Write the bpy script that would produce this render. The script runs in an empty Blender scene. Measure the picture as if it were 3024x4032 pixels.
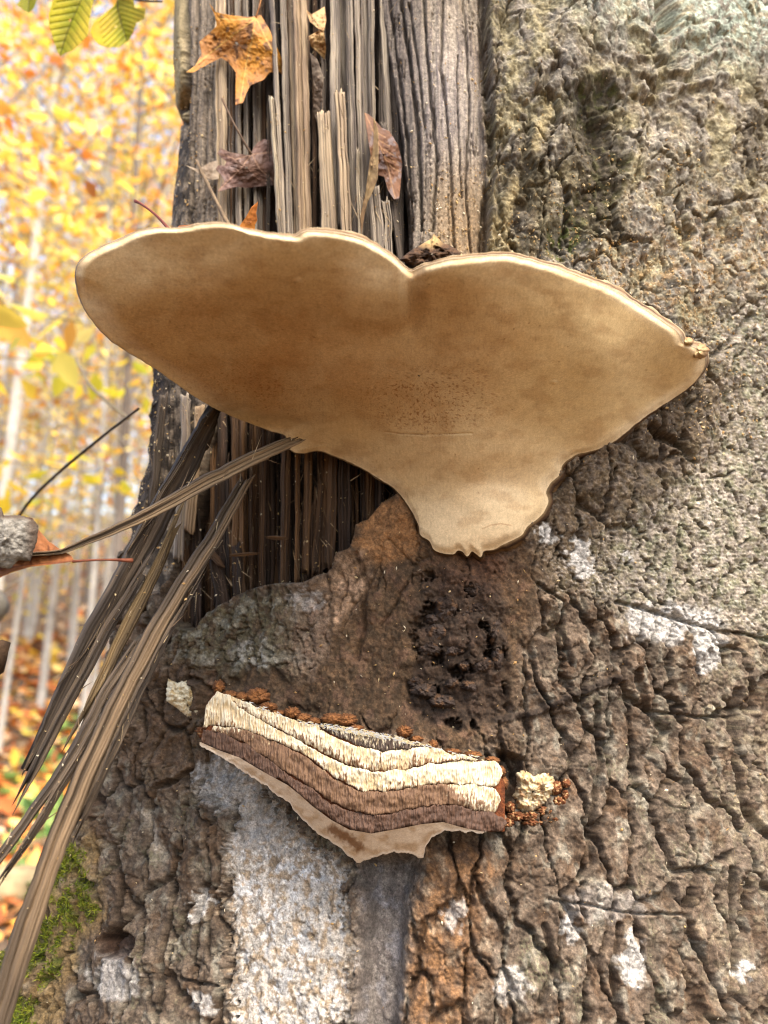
import bpy, math, random
import numpy as np
R = math.radians
sc = bpy.context.scene
col = sc.collection

# ------------------------------------------------------------------ camera, sky, sun, exposure
FP, CX, CY = 3046.0, 1512.0, 2016.0          # focal length and centre in photograph pixels
PITCH = R(10.0)
CAMZ = 1.0
cam_d = bpy.data.cameras.new('camera')
cam = bpy.data.objects.new('camera', cam_d); col.objects.link(cam)
cam.location = (0, 0, CAMZ); cam.rotation_euler = (R(90) + PITCH, 0, 0)
cam_d.sensor_fit = 'VERTICAL'; cam_d.sensor_height = 36.0; cam_d.lens = 36.0 * FP / 4032.0
cam_d.clip_start = 0.02; cam_d.clip_end = 2000
cam_d.dof.use_dof = True; cam_d.dof.focus_distance = 0.555; cam_d.dof.aperture_fstop = 5.0
sc.camera = cam
SUN_AZ, SUN_EL = R(150), R(57)              # hazy soft light from high behind the camera's right shoulder
w = bpy.data.worlds.new('World'); sc.world = w; w.use_nodes = True
wn = w.node_tree; wn.nodes.clear()
sky = wn.nodes.new('ShaderNodeTexSky'); sky.sky_type = 'NISHITA'; sky.sun_disc = False
sky.sun_elevation = SUN_EL; sky.sun_rotation = SUN_AZ; sky.air_density = 1.0; sky.dust_density = 4.0; sky.ozone_density = 0.6
bg = wn.nodes.new('ShaderNodeBackground'); bg.inputs[1].default_value = 0.15
wo = wn.nodes.new('ShaderNodeOutputWorld')
wn.links.new(sky.outputs[0], bg.inputs[0]); wn.links.new(bg.outputs[0], wo.inputs[0])
sun_d = bpy.data.lights.new('sun', 'SUN'); sun_d.energy = 1.5; sun_d.angle = R(34); sun_d.color = (1.0, 0.92, 0.80)
sun = bpy.data.objects.new('sun', sun_d); col.objects.link(sun)
sun.rotation_euler = (R(90) - SUN_EL, 0, math.pi - SUN_AZ)
sc.view_settings.view_transform = 'Standard'; sc.view_settings.look = 'None'
sc.view_settings.gamma = 1.0; sc.view_settings.exposure = 2.2
sc.cycles.use_denoising = True
sc.cycles.max_bounces = 6; sc.cycles.diffuse_bounces = 4; sc.cycles.glossy_bounces = 2
sc.cycles.transmission_bounces = 4; sc.cycles.caustics_reflective = False; sc.cycles.caustics_refractive = False
sc.cycles.sample_clamp_indirect = 6.0; sc.cycles.filter_width = 1.1

# ------------------------------------------------------------------ small maths
rng = np.random.default_rng(7); random.seed(7)
SP, CP = math.sin(PITCH), math.cos(PITCH)
def at(px, py, Y):
    """the point on the ray through a photograph pixel at world depth Y"""
    u = (np.asarray(px, float) - CX) / FP; v = (CY - np.asarray(py, float)) / FP
    t = np.asarray(Y, float) / (CP - v * SP)
    return np.stack(np.broadcast_arrays(u * t, np.asarray(Y, float), CAMZ + t * (SP + v * CP)), -1)
def proj(X, Y, Z):
    d = Y * CP + (Z - CAMZ) * SP; d = np.maximum(d, 1e-3)
    up = -Y * SP + (Z - CAMZ) * CP
    return CX + FP * X / d, CY - FP * up / d
def ss(a, b, x):
    t = np.clip((x - a) / (b - a), 0, 1); return t * t * (3 - 2 * t)
def _h(ix, iy, s):
    n = ix.astype(np.int32).view(np.uint32) * np.uint32(374761393) + iy.astype(np.int32).view(np.uint32) * np.uint32(668265263) + np.uint32((int(s) * 974634777) & 0xFFFFFFFF)
    n = (n ^ (n >> np.uint32(13))) * np.uint32(1274126177)
    return ((n ^ (n >> np.uint32(16))) & np.uint32(0xFFFFFF)).astype(np.float32) * np.float32(1.0 / 0xFFFFFF)
def vnoise(x, y, s=0):
    ix = np.floor(x); iy = np.floor(y); fx = x - ix; fy = y - iy
    ix, iy = np.broadcast_arrays(ix.astype(np.int32), iy.astype(np.int32)); ix = np.ascontiguousarray(ix); iy = np.ascontiguousarray(iy)
    ux = fx * fx * fx * (fx * (fx * 6 - 15) + 10); uy = fy * fy * fy * (fy * (fy * 6 - 15) + 10)
    def g(dx, dy):
        a = _h(ix + dx, iy + dy, s) * (2 * math.pi)
        return np.cos(a) * (fx - dx) + np.sin(a) * (fy - dy)
    a = g(0, 0); b = g(1, 0); c = g(0, 1); d = g(1, 1)
    return ((a + (b - a) * ux) * (1 - uy) + (c + (d - c) * ux) * uy) * 1.5
def fbm(x, y, o=4, s=0, gain=0.5):
    x = np.asarray(x, np.float32) if np.size(x) > 100000 else np.asarray(x, float); y = np.asarray(y, x.dtype)
    r = 0; a = 1.0; t = 0
    for i in range(o):
        r = r + a * vnoise(x + 17.3 * i, y - 9.1 * i, s + i * 13); t += a; a *= gain; x = x * 2.03; y = y * 2.03
    return r / t * 1.3
def billow(x, y, o=3, s=0):
    r = 0; a = 1.0; t = 0
    for i in range(o):
        r = r + a * np.abs(vnoise(x + 7.7 * i, y - 3.1 * i, s + i * 11)); t += a; a *= 0.55; x = x * 2.1; y = y * 2.1
    return r / t * 2.2
def voro(x, y, s=0):
    ix = np.floor(x).astype(np.int32); iy = np.floor(y).astype(np.int32)
    f1 = np.full(x.shape, 9.0, np.float32); f2 = np.full(x.shape, 9.0, np.float32); idv = np.zeros(x.shape, np.float32)
    for dx in (-1, 0, 1):
        for dy in (-1, 0, 1):
            cx = ix + dx; cy = iy + dy
            px = cx + np.float32(0.1) + np.float32(0.8) * _h(cx, cy, s + 1); py = cy + np.float32(0.1) + np.float32(0.8) * _h(cx, cy, s + 2)
            d = np.sqrt((px - x) ** 2 + (py - y) ** 2).astype(np.float32); m = d < f1
            f2 = np.where(m, f1, np.minimum(f2, d)); idv = np.where(m, _h(cx, cy, s + 3), idv); f1 = np.where(m, d, f1)
    return f1, f2, idv
def seg_dist(x, y, pts, closed=False):
    """distance to a polyline and the parameter (index + fraction) of the nearest point"""
    p = np.asarray(pts, float); n = len(p); best = np.full(x.shape, 1e9); par = np.zeros(x.shape)
    for i in range(n if closed else n - 1):
        a = p[i]; b = p[(i + 1) % n]; e = b - a; L = max(e @ e, 1e-9)
        t = np.clip(((x - a[0]) * e[0] + (y - a[1]) * e[1]) / L, 0, 1)
        d = np.hypot(x - a[0] - t * e[0], y - a[1] - t * e[1]); m = d < best
        best = np.where(m, d, best); par = np.where(m, i + t, par)
    return best, par
def sdf(x, y, pts):
    """signed distance to a closed outline, positive inside"""
    d, _ = seg_dist(x, y, pts, True); p = np.asarray(pts, float); ins = np.zeros(x.shape, bool)
    j = len(p) - 1
    for i in range(len(p)):
        xi, yi = p[i]; xj, yj = p[j]
        if yi != yj:
            c = ((yi > y) != (yj > y)) & (x < (xj - xi) * (y - yi) / (yj - yi) + xi)
            ins ^= c
        j = i
    return np.where(ins, d, -d)
def inp(x, y, pts, soft):
    return ss(-soft, soft, sdf(x, y, pts))
def ell(x, y, cx, cy, rx, ry):
    return np.clip(1 - np.hypot((x - cx) / rx, (y - cy) / ry), 0, 1)
ALB = 0.62
def C(r, g, b, k=1.0):
    c = np.array([r, g, b], float) / 255.0
    return np.where(c <= 0.04045, c / 12.92, ((c + 0.055) / 1.055) ** 2.4) * ALB * k
def mixc(a, b, t):
    return a + (b - a) * np.asarray(t)[..., None]
def tps(pts, vals, reg=1e-4):
    p = np.asarray(pts, float) / 1000.0; n = len(p)
    def U(d2): return np.where(d2 > 1e-12, d2 * np.log(np.maximum(d2, 1e-12)), 0)
    K = U(((p[:, None] - p[None]) ** 2).sum(-1)) + np.eye(n) * reg
    P = np.c_[np.ones(n), p]; A = np.zeros((n + 3, n + 3)); A[:n, :n] = K; A[:n, n:] = P; A[n:, :n] = P.T
    wv = np.linalg.solve(A, np.r_[np.asarray(vals, float), 0, 0, 0])
    def f(x, y):
        x = np.asarray(x, float) / 1000; y = np.asarray(y, float) / 1000; r = wv[n] + wv[n + 1] * x + wv[n + 2] * y
        for i in range(n): r = r + wv[i] * U((x - p[i, 0]) ** 2 + (y - p[i, 1]) ** 2)
        return r
    return f
def resample(pts, n, closed=False, smooth=True):
    p = np.asarray(pts, float)
    q = np.vstack([p, p[:1]]) if closed else p
    if smooth and len(p) > 3:
        m = len(q); out = []
        for i in range(m - 1):
            if closed: p0 = p[(i - 1) % len(p)]; p3 = p[(i + 2) % len(p)]
            else: p0 = q[max(i - 1, 0)]; p3 = q[min(i + 2, m - 1)]
            p1 = q[i]; p2 = q[i + 1]; t = np.linspace(0, 1, 10, endpoint=False)[:, None]
            out.append(0.5 * (2 * p1 + (p2 - p0) * t + (2 * p0 - 5 * p1 + 4 * p2 - p3) * t ** 2 + (3 * p1 - p0 - 3 * p2 + p3) * t ** 3))
        q = np.vstack(out + [q[-1:]])
    d = np.r_[0, np.cumsum(np.linalg.norm(np.diff(q, axis=0), axis=1))]
    s = np.linspace(0, d[-1], n, endpoint=not closed)
    return np.stack([np.interp(s, d, q[:, k]) for k in range(q.shape[1])], -1)

# ------------------------------------------------------------------ mesh and material helpers
def mk(name, V, F, mat, parent=None, colr=None, guv=None, smooth=True, link=True):
    """one mesh object from numpy arrays; F is a list of index arrays (n,3) or (n,4)"""
    V = np.asarray(V, np.float32).reshape(-1, 3)
    Fs = [np.asarray(f, np.int32) for f in (F if isinstance(F, list) else [F]) if len(f)]
    me = bpy.data.meshes.new(name)
    me.vertices.add(len(V)); me.vertices.foreach_set('co', V.ravel())
    tot = np.concatenate([np.full(len(f), f.shape[1], np.int32) for f in Fs])
    li = np.concatenate([f.ravel() for f in Fs])
    me.loops.add(len(li)); me.loops.foreach_set('vertex_index', li)
    me.polygons.add(len(tot)); me.polygons.foreach_set('loop_start', np.r_[0, np.cumsum(tot)[:-1]].astype(np.int32))
    me.polygons.foreach_set('use_smooth', np.full(len(tot), smooth))
    me.update(calc_edges=True)
    if colr is not None:
        a = me.color_attributes.new('tint', 'FLOAT_COLOR', 'POINT')
        cc = np.ones((len(V), 4), np.float32); cc[:, :3] = np.broadcast_to(np.asarray(colr).reshape(-1, 3), (len(V), 3))
        a.data.foreach_set('color', cc.ravel())
    if guv is not None:
        a = me.attributes.new('grain', 'FLOAT_VECTOR', 'POINT'); a.data.foreach_set('vector', np.asarray(guv, np.float32).ravel())
    me.materials.append(mat)
    o = bpy.data.objects.new(name, me); col.objects.link(o)
    if parent is not None: o.parent = parent
    return o
def empty(name, label, cat, loc=(0, 0, 0), group=None):
    o = bpy.data.objects.new(name, None); col.objects.link(o); o.location = loc; o.empty_display_size = 0.05
    return tag(o, label, cat, group)
def tag(o, label, cat=None, group=None, kind=None):
    o['label'] = label
    if cat: o['category'] = cat
    if group: o['group'] = group
    if kind: o['kind'] = kind
    return o
def put(o, root):
    """parent a mesh that is built in world coordinates under an Empty that stands at root.location"""
    o.parent = root; o.matrix_parent_inverse = __import__('mathutils').Matrix.Translation(-root.location)
    return o
def gridf(nr, nc, wrap=False, off=0):
    i, j = np.meshgrid(np.arange(nr - 1), np.arange(nc if wrap else nc - 1), indexing='ij'); k = (j + 1) % nc
    return np.stack([i * nc + j, i * nc + k, (i + 1) * nc + k, (i + 1) * nc + j], -1).reshape(-1, 4) + off

def mat(name, rough=0.85, noise=((900, 0.35),), bump=((1400, 0.25, 0.0006),), spec=0.25, stretch=(1, 1, 1), coord='pos', base=None, transl=0.0, dark=None):
    """tint attribute x fine procedural variation, with fine procedural relief"""
    m = bpy.data.materials.new(name); m.use_nodes = True; nt = m.node_tree; N = nt.nodes; L = nt.links; N.clear()
    out = N.new('ShaderNodeOutputMaterial'); b = N.new('ShaderNodeBsdfPrincipled'); L.new(b.outputs[0], out.inputs[0])
    b.inputs['Roughness'].default_value = rough; b.inputs['Specular IOR Level'].default_value = spec
    if base is None:
        at_ = N.new('ShaderNodeAttribute'); at_.attribute_name = 'tint'; csock = at_.outputs['Color']
    else:
        rgb = N.new('ShaderNodeRGB'); rgb.outputs[0].default_value = (*base, 1); csock = rgb.outputs[0]
    if coord == 'grain':
        tc = N.new('ShaderNodeAttribute'); tc.attribute_name = 'grain'; vs = tc.outputs['Vector']
    else:
        tc = N.new('ShaderNodeTexCoord'); vs = tc.outputs['Object']
    mp = N.new('ShaderNodeMapping'); mp.inputs['Scale'].default_value = stretch; L.new(vs, mp.inputs[0]); vs = mp.outputs[0]
    for sc_, amt in noise:
        n = N.new('ShaderNodeTexNoise'); n.inputs['Scale'].default_value = sc_; n.inputs['Detail'].default_value = 4; L.new(vs, n.inputs['Vector'])
        mr = N.new('ShaderNodeMapRange'); mr.inputs[1].default_value = 0.25; mr.inputs[2].default_value = 0.75
        mr.inputs[3].default_value = 1 - amt; mr.inputs[4].default_value = 1 + amt; L.new(n.outputs[0], mr.inputs[0])
        mx = N.new('ShaderNodeVectorMath'); mx.operation = 'SCALE'; L.new(csock, mx.inputs[0]); L.new(mr.outputs[0], mx.inputs['Scale']); csock = mx.outputs[0]
    L.new(csock, b.inputs['Base Color'])
    prev = None
    for sc_, st, dist in bump:
        n = N.new('ShaderNodeTexNoise'); n.inputs['Scale'].default_value = sc_; n.inputs['Detail'].default_value = 5; L.new(vs, n.inputs['Vector'])
        bm = N.new('ShaderNodeBump'); bm.inputs['Strength'].default_value = st; bm.inputs['Distance'].default_value = dist; L.new(n.outputs[0], bm.inputs['Height'])
        if prev: L.new(prev, bm.inputs['Normal'])
        prev = bm.outputs[0]
    if prev: L.new(prev, b.inputs['Normal'])
    if transl:
        t = N.new('ShaderNodeBsdfTranslucent'); L.new(csock, t.inputs[0]); ms = N.new('ShaderNodeMixShader'); ms.inputs[0].default_value = transl
        L.new(b.outputs[0], ms.inputs[1]); L.new(t.outputs[0], ms.inputs[2]); L.new(ms.outputs[0], out.inputs[0])
    return m
M_trunk = mat('bark_and_wood', 0.88, ((330, 0.38), (900, 0.42)), ((500, 0.5, 0.0012), (1800, 0.4, 0.0006)), 0.2)
M_wood = mat('split_wood', 0.8, ((1.0, 0.38), (3.1, 0.3)), ((1.0, 0.8, 0.0012), (2.7, 0.6, 0.0007)), 0.25, (700, 16, 100), 'grain')
M_pore = mat('pore_surface', 0.92, ((620, 0.13), (1500, 0.16), (160, 0.06)), ((2600, 0.25, 0.0003), (60, 0.15, 0.002)), 0.12)
M_cap = mat('fungus_crust', 0.8, ((500, 0.2), (1500, 0.15)), ((700, 0.4, 0.0008),), 0.2)
M_tube = mat('tube_layer', 0.75, ((1500, 0.12),), ((1800, 0.3, 0.0005),), 0.3)
M_crumb = mat('crumbly_flesh', 0.9, ((900, 0.25),), ((800, 0.7, 0.0015), (2200, 0.5, 0.0007)), 0.15)
M_dry = mat('dry_leaf', 0.7, ((500, 0.2), (130, 0.15)), ((350, 0.4, 0.0008),), 0.3, transl=0.25)
M_green = mat('green_leaf', 0.6, ((300, 0.12),), ((300, 0.3, 0.0006),), 0.3, transl=0.65)
M_foliage = mat('autumn_foliage', 0.7, ((3, 0.1),), (), 0.2, transl=0.5)
M_litter = mat('leaf_litter', 0.85, ((6, 0.2),), (), 0.2)
M_ground = mat('forest_floor', 0.95, ((9, 0.4), (60, 0.35)), ((25, 0.8, 0.03),), 0.1)
M_bg = mat('young_bark', 0.8, ((7, 0.25), (40, 0.2)), ((40, 0.4, 0.01),), 0.25)
M_moss = mat('moss', 0.95, ((400, 0.3),), (), 0.1)
M_fleck = mat('wood_dust', 0.9, ((600, 0.2),), (), 0.2)

# ------------------------------------------------------------------ the ground
def gz(X, Y):
    X = np.asarray(X, float); Y = np.asarray(Y, float)
    return np.where(Y > 3.5, np.tan(R(11.5)) * (Y - 3.5) * ss(3.5, 9, Y), 0) + 0.05 * fbm(X * 0.5, Y * 0.5, 3, 5) - 0.02
gx = np.r_[-np.geomspace(300, 8, 30), np.linspace(-7.5, 7.5, 110), np.geomspace(8, 300, 30)]
gy = np.r_[-np.geomspace(300, 4, 25), np.linspace(-3.5, 14, 120), np.geomspace(14.5, 60, 30), np.linspace(80, 500, 10)]
GX, GY = np.meshgrid(gx, gy)
GZ = gz(GX, np.minimum(GY, 60 + (GY - 60) * 0.15))
gc = mixc(C(112, 94, 76), C(142, 118, 92), ss(-0.3, 0.3, fbm(GX * 2, GY * 2, 4, 31)))
g = mk('ground', np.stack([GX, GY, GZ], -1), gridf(len(gy), len(gx)), M_ground, None, gc.reshape(-1, 3))
tag(g, 'forest floor of brown soil under fallen leaves', kind='structure')

# ------------------------------------------------------------------ the old tree: base surface
EDGE = np.array([(645, -900), (648, -200), (648, 0), (655, 180), (668, 350), (692, 450), (678, 640), (660, 760), (652, 880), (610, 1080), (575, 1300),
                 (556, 1450), (552, 1580), (540, 1660), (530, 1760), (488, 1880), (450, 1990), (435, 2090), (400, 2130), (360, 2160), (372, 2230), (398, 2300),
                 (385, 2420), (372, 2520), (345, 2700), (300, 2900), (255, 3080), (215, 3250), (150, 3420), (70, 3560), (0, 3700), (-80, 3860), (-160, 4050), (-420, 4600)], float)
YE = 0.70
_e = at(EDGE[:, 0], EDGE[:, 1], YE)
def Xl(z):
    o = np.argsort(_e[:, 2])
    return np.interp(z, _e[o, 2], _e[o, 0])
def Yf(X, z):
    d = X - 0.10
    fl = np.clip((0.98 - z) / 0.28, 0, 3)
    return 0.600 + np.where(d < 0, d * d / 1.25, d * d / 1.0) - 0.045 * fl ** 1.6 * np.where(z > 0.3, 1, 1) + 0.012 * np.sin(z * 7 + 1)
def surf(px, py):
    """depth Y of the trunk's base surface under a photograph pixel"""
    Y = np.full(np.broadcast(np.asarray(px, float), np.asarray(py, float)).shape, 0.62)
    for _ in range(8):
        P = at(px, py, Y); Y = Yf(P[..., 0], P[..., 2])
    return Y
zf = np.arange(0.685, 1.615, 0.00095)
zr = np.r_[np.linspace(-0.15, 0.66, 24), zf, np.geomspace(1.63, 4.6, 26)]
NZ = len(zr)
XR = 0.40; NCOR = 56; NFR = 640; NB = 26; RC = 0.032
jag = (0.0035 * fbm(zr * 60, zr * 0 + 3.1, 4, 9) + 0.003 * fbm(zr * 14, zr * 0 + 8, 3, 10)) * (1 - 0.75 * ss(1.33, 1.40, zr))
xl = Xl(zr) + jag
phi = np.linspace(0, math.pi / 2, NCOR, endpoint=False)
dx = RC * (1 - np.cos(phi))
Xg = np.empty((NZ, NCOR + NFR + NB)); Yg = np.empty_like(Xg); Zg = np.repeat(zr[:, None], NCOR + NFR + NB, 1)
Xg[:, :NCOR] = xl[:, None] + dx
fr = np.linspace(0, 1, NFR)
Xg[:, NCOR:NCOR + NFR] = xl[:, None] + RC + (XR - xl[:, None] - RC) * fr
fx = Xg[:, :NCOR + NFR]; uu = np.clip((fx - xl[:, None]) / RC, 0, 1)
Yg[:, :NCOR + NFR] = Yf(fx, Zg[:, :NCOR + NFR]) + 0.045 * (1 - np.sqrt(np.maximum(1 - (1 - uu) ** 2, 0)))
yR = Yg[:, NCOR + NFR - 1]; yL = Yg[:, 0]
tpar = np.linspace(0, 1, NB + 2)[1:-1]
fl = np.clip((0.5 - zr) / 0.5, 0, 2) * 0.12
for i in range(NZ):
    loop = np.array([(XR, yR[i]), (0.50 + fl[i], yR[i] + 0.10), (0.56 + fl[i], 0.95), (0.45, 1.2 + fl[i]), (0.15, 1.3 + fl[i]), (-0.10, 1.15), (xl[i] + 0.03, yL[i] + 0.2), (xl[i] + 0.002, yL[i] + 0.06), (xl[i], yL[i])]) if i == 0 or True else None
    d_ = np.r_[0, np.cumsum(np.hypot(*np.diff(loop, axis=0).T))]; s_ = tpar * d_[-1]
    Xg[i, NCOR + NFR:] = np.interp(s_, d_, loop[:, 0]); Yg[i, NCOR + NFR:] = np.interp(s_, d_, loop[:, 1])
# base normals
def gnormals(X, Y, Z):
    P = np.stack([X, Y, Z], -1)
    a = np.roll(P, -1, 1) - np.roll(P, 1, 1); b = np.gradient(P, axis=0)
    n = np.cross(a, b); return n / np.maximum(np.linalg.norm(n, axis=-1, keepdims=True), 1e-12)
Nn = gnormals(Xg, Yg, Zg)
PX, PY = proj(Xg, Yg, Zg); PX = PX.astype(np.float32); PY = PY.astype(np.float32)
front = np.ones(Xg.shape[1]); front[NCOR + NFR:] = 0; front[:10] = np.linspace(0.25, 1, 10)
cx_, cz_ = (Xg * 100).astype(np.float32), (Zg * 100).astype(np.float32)          # centimetres, for the bark patterns

# ------------------------------------------------------------------ zones of the trunk, in photograph pixels
wob = fbm(cx_ * 0.5, cz_ * 0.5, 5, 40); wob2 = fbm(cx_ * 0.5 + 40, cz_ * 0.5, 5, 41)
qx = PX + 55 * wob; qy = PY + 55 * wob2
sx = PX + 10 * wob; sy = PY + 10 * wob2
_nl = fbm(cx_ * 1.5, cz_ * 1.3, 5, 201); _nk = fbm(cx_ * 5, cz_ * 5, 3, 202)
SLATS = [(850, -900), (1440, -900), (1470, 0), (1545, 450), (1590, 800), (1600, 1100), (1590, 1500), (1575, 1925), (1500, 1975), (1450, 2040), (1395, 2060), (1372, 2150), (1320, 2170), (1290, 2245),
         (1200, 2285), (1050, 2300), (920, 2340), (820, 2410), (760, 2480), (700, 2470), (650, 2380), (670, 2200), (760, 1900), (825, 1600), (850, 1500)]
d_sl = sdf(sx, sy, SLATS); m_sl = ss(-8, 10, d_sl)
SOLID = [(1440, -900), (1470, 0), (1545, 450), (1590, 800), (1600, 1500), (1900, 1500), (1915, 1100), (1925, 800), (1900, 420), (1915, 0), (1920, -900)]
m_so = inp(sx, sy, SOLID, 10)
LEFTW = [(600, -900), (850, -900), (850, 1500), (825, 1600), (760, 1900), (670, 2200), (640, 2330), (200, 2330), (200, 2000), (500, 1500)]
m_lw = inp(sx, sy, LEFTW, 8) * (1 - m_sl)
m_wood = np.clip(m_sl + m_so + m_lw, 0, 1)
GROOVE = [(1395, 3360), (1660, 3340), (1665, 3420), (1620, 3560), (1600, 3800), (1575, 4200), (1560, 4700), (1330, 4700), (1390, 4032), (1400, 3800), (1420, 3600)]
d_gr = sdf(sx, sy, GROOVE); m_gr = ss(-30, 40, d_gr + 30 * _nl) * (1 - m_wood)
LICH = [(800, 3010), (880, 2960), (960, 3020), (1060, 3120), (1170, 3240), (1260, 3330), (1360, 3400), (1400, 3560), (1410, 3700), (1400, 3900), (1330, 4100), (1300, 4700), (890, 4700), (905, 4000), (915, 3800), (900, 3620), (890, 3500), (915, 3330), (960, 3240), (940, 3180), (870, 3200), (800, 3120)]
m_li = ss(-8, 12, sdf(qx, qy, LICH) + 70 * _nl + 40 * _nk)
ROT = [(1330, 2150), (1400, 1950), (1640, 1900), (2080, 2120), (2150, 2250), (2120, 2400), (2060, 2600), (2000, 2850), (1800, 2980), (1350, 2850), (1000, 2750), (820, 2700), (700, 2560), (1150, 2600), (1270, 2400)]
m_rot = inp(qx, qy, ROT, 70) * (1 - m_wood)
GREYP = [(680, 2420), (900, 2370), (1200, 2310), (1300, 2400), (1290, 2560), (1240, 2680), (1050, 2640), (900, 2660), (680, 2620)]
m_gp = inp(qx, qy, GREYP, 20) * (1 - m_wood)
FINE = [(2080, 2050), (2250, 1830), (2500, 1660), (2760, 1480), (2840, 1200), (3300, 1050), (3700, 1500), (3700, 2620), (3024, 2530), (2750, 2450), (2500, 2420), (2330, 2350), (2180, 2330), (2120, 2230)]
m_fi = inp(qx + 40 * _nl, qy + 90 * _nl, FINE, 70) * (1 - m_wood)
UPPER = [(1905, -900), (3900, -900), (3900, 1150), (2900, 1150), (2780, 1500), (2500, 1700), (2100, 1700), (1905, 1200)]
m_up = inp(qx + 60 * _nl, qy + 60 * _nl, UPPER, 140) * (1 - m_wood)
ORANGE = [(1650, 3330), (1850, 3290), (1950, 3400), (1880, 3700), (1830, 4000), (1760, 4700), (1570, 4700), (1610, 3800)]
m_or = inp(qx, qy, ORANGE, 60) * (1 - m_gr)
MOSS = [(330, 3330), (400, 3500), (300, 3700), (210, 3880), (120, 4100), (-300, 4700), (-600, 4700), (60, 3560), (180, 3400)]
m_mo = inp(qx, qy, MOSS, 30)
m_ledge = inp(qx, qy, [(700, 2660), (1150, 2690), (1700, 2850), (2000, 2900), (2250, 3100), (2250, 3330), (1990, 3320), (1700, 3300), (1500, 3100), (1000, 2900), (760, 2850)], 60)

# ------------------------------------------------------------------ relief of the trunk (metres, + outward)
wx = cx_ + 0.9 * fbm(cx_ * 0.30, cz_ * 0.22, 4, 51) + 0.22 * fbm(cx_ * 1.6, cz_ * 1.3, 3, 52)
wz = cz_ + 1.2 * fbm(cx_ * 0.25, cz_ * 0.2, 4, 53) + 0.22 * fbm(cx_ * 1.5, cz_ * 1.5, 3, 54)
f1, f2, idA = voro(wx / 2.3, wz / 6.8, 60); eA = f2 - f1
g1, g2, idB = voro(wx / 1.25 + 9, wz / 1.9, 70); eB = g2 - g1
h1, h2, idC = voro(wx / 0.55 + 5, wz / 0.7, 80); eC = h2 - h1
fb_l = fbm(cx_ * 0.16, cz_ * 0.10, 4, 90); fb_m = fbm(cx_ * 0.7, cz_ * 0.5, 5, 91); fb_h = fbm(cx_ * 3.0, cz_ * 2.6, 4, 92)
fb_x = fbm(cx_ * 8.0, cz_ * 7.0, 3, 93)
def terrace(t, k=0.10):
    f = np.floor(t); return f + ss(0.5 - k, 0.5 + k, t - f)
ter = terrace(fbm(wx * 0.42, wz * 0.3, 3, 94) * 4.5, 0.08)
ter2 = terrace(fbm(wx * 1.1, wz * 0.8, 3, 95) * 3.5, 0.12)
gate = ss(-0.25, 0.3, fbm(cx_ * 0.25, cz_ * 0.25, 3, 96))
bw1 = billow(wx * 0.75, wz * 0.5, 3, 150); bw2 = billow(cx_ * 2.4 + 0.5 * fb_m, cz_ * 2.0, 3, 151); bw3 = billow(cx_ * 7.0, cz_ * 6.0, 2, 152)
# chunky plates with deep narrow cracks and a crumbly face
ckA = ss(0.0, 0.13, eA + 0.04 * fb_h); ckB = ss(0.0, 0.10, eB + 0.03 * fb_h); ckC = ss(0.0, 0.16, eC)
h_ch = (ckA * (0.9 + 0.2 * idA) - 0.8) * 0.0110 + (ckB * (0.75 + 0.3 * idB)) * 0.0036 * (0.2 + 0.8 * gate) + 0.0011 * ckC * gate \
    + 0.0010 * ter + 0.0006 * ter2 + 0.0016 * (bw1 - 0.5) + 0.0010 * (bw2 - 0.5) + 0.0005 * (bw3 - 0.5) + 0.005 * fb_l + 0.0020 * fbm(cx_ * 0.3, cz_ * 0.2, 3, 158)
# flaky upper bark
gate2 = ss(-0.1, 0.4, fbm(cx_ * 0.3 + 7, cz_ * 0.3, 3, 97))
u1_, u2_, idU = voro(wx / 2.6 + 4, wz / 4.2, 61); ckU = ss(0.0, 0.09, u2_ - u1_ + 0.03 * fb_h)
crv = ss(0.05, 0.0, np.abs(fbm(wx * 0.20, wz * 0.06, 2, 155))) * ss(-0.35, 0.1, fbm(cx_ * 0.2, cz_ * 0.2, 3, 156))
h_up = (ckU * (0.8 + 0.4 * idU) - 0.8) * 0.0060 * (0.3 + 0.7 * gate) - 0.0085 * crv + (ckB * (0.6 + 0.6 * idB)) * 0.0022 * gate2 + 0.0008 * ckC * gate + 0.0009 * ter + 0.0005 * ter2 + 0.0013 * (bw1 - 0.5) + 0.0008 * (bw2 - 0.5) + 0.0004 * (bw3 - 0.5) + 0.007 * fb_l + 0.003 * fbm(cx_ * 0.3, cz_ * 0.2, 3, 159)
# fine cracked bark with horizontal wrinkles
k1, k2, idD = voro(wx / 0.95 + 3, wz / 2.6, 100); eD = k2 - k1
cr = ss(0.0, 0.13, eD + 0.16 * (1 - ss(-0.25, 0.15, fbm(cx_ * 0.9, cz_ * 0.6, 3, 101) + 0.12)))
h_fi = (cr - 1) * 0.0080 + (ckB - 1) * 0.0022 * gate2 + 0.0017 * (billow(cx_ * 0.9, cz_ * 4.5 + 0.6 * fb_m, 3, 102) - 0.5) + 0.0005 * ter2 + 0.0008 * (bw2 - 0.5) + 0.0003 * (bw3 - 0.5) + 0.005 * fb_l + 0.0012 * fb_m
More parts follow.
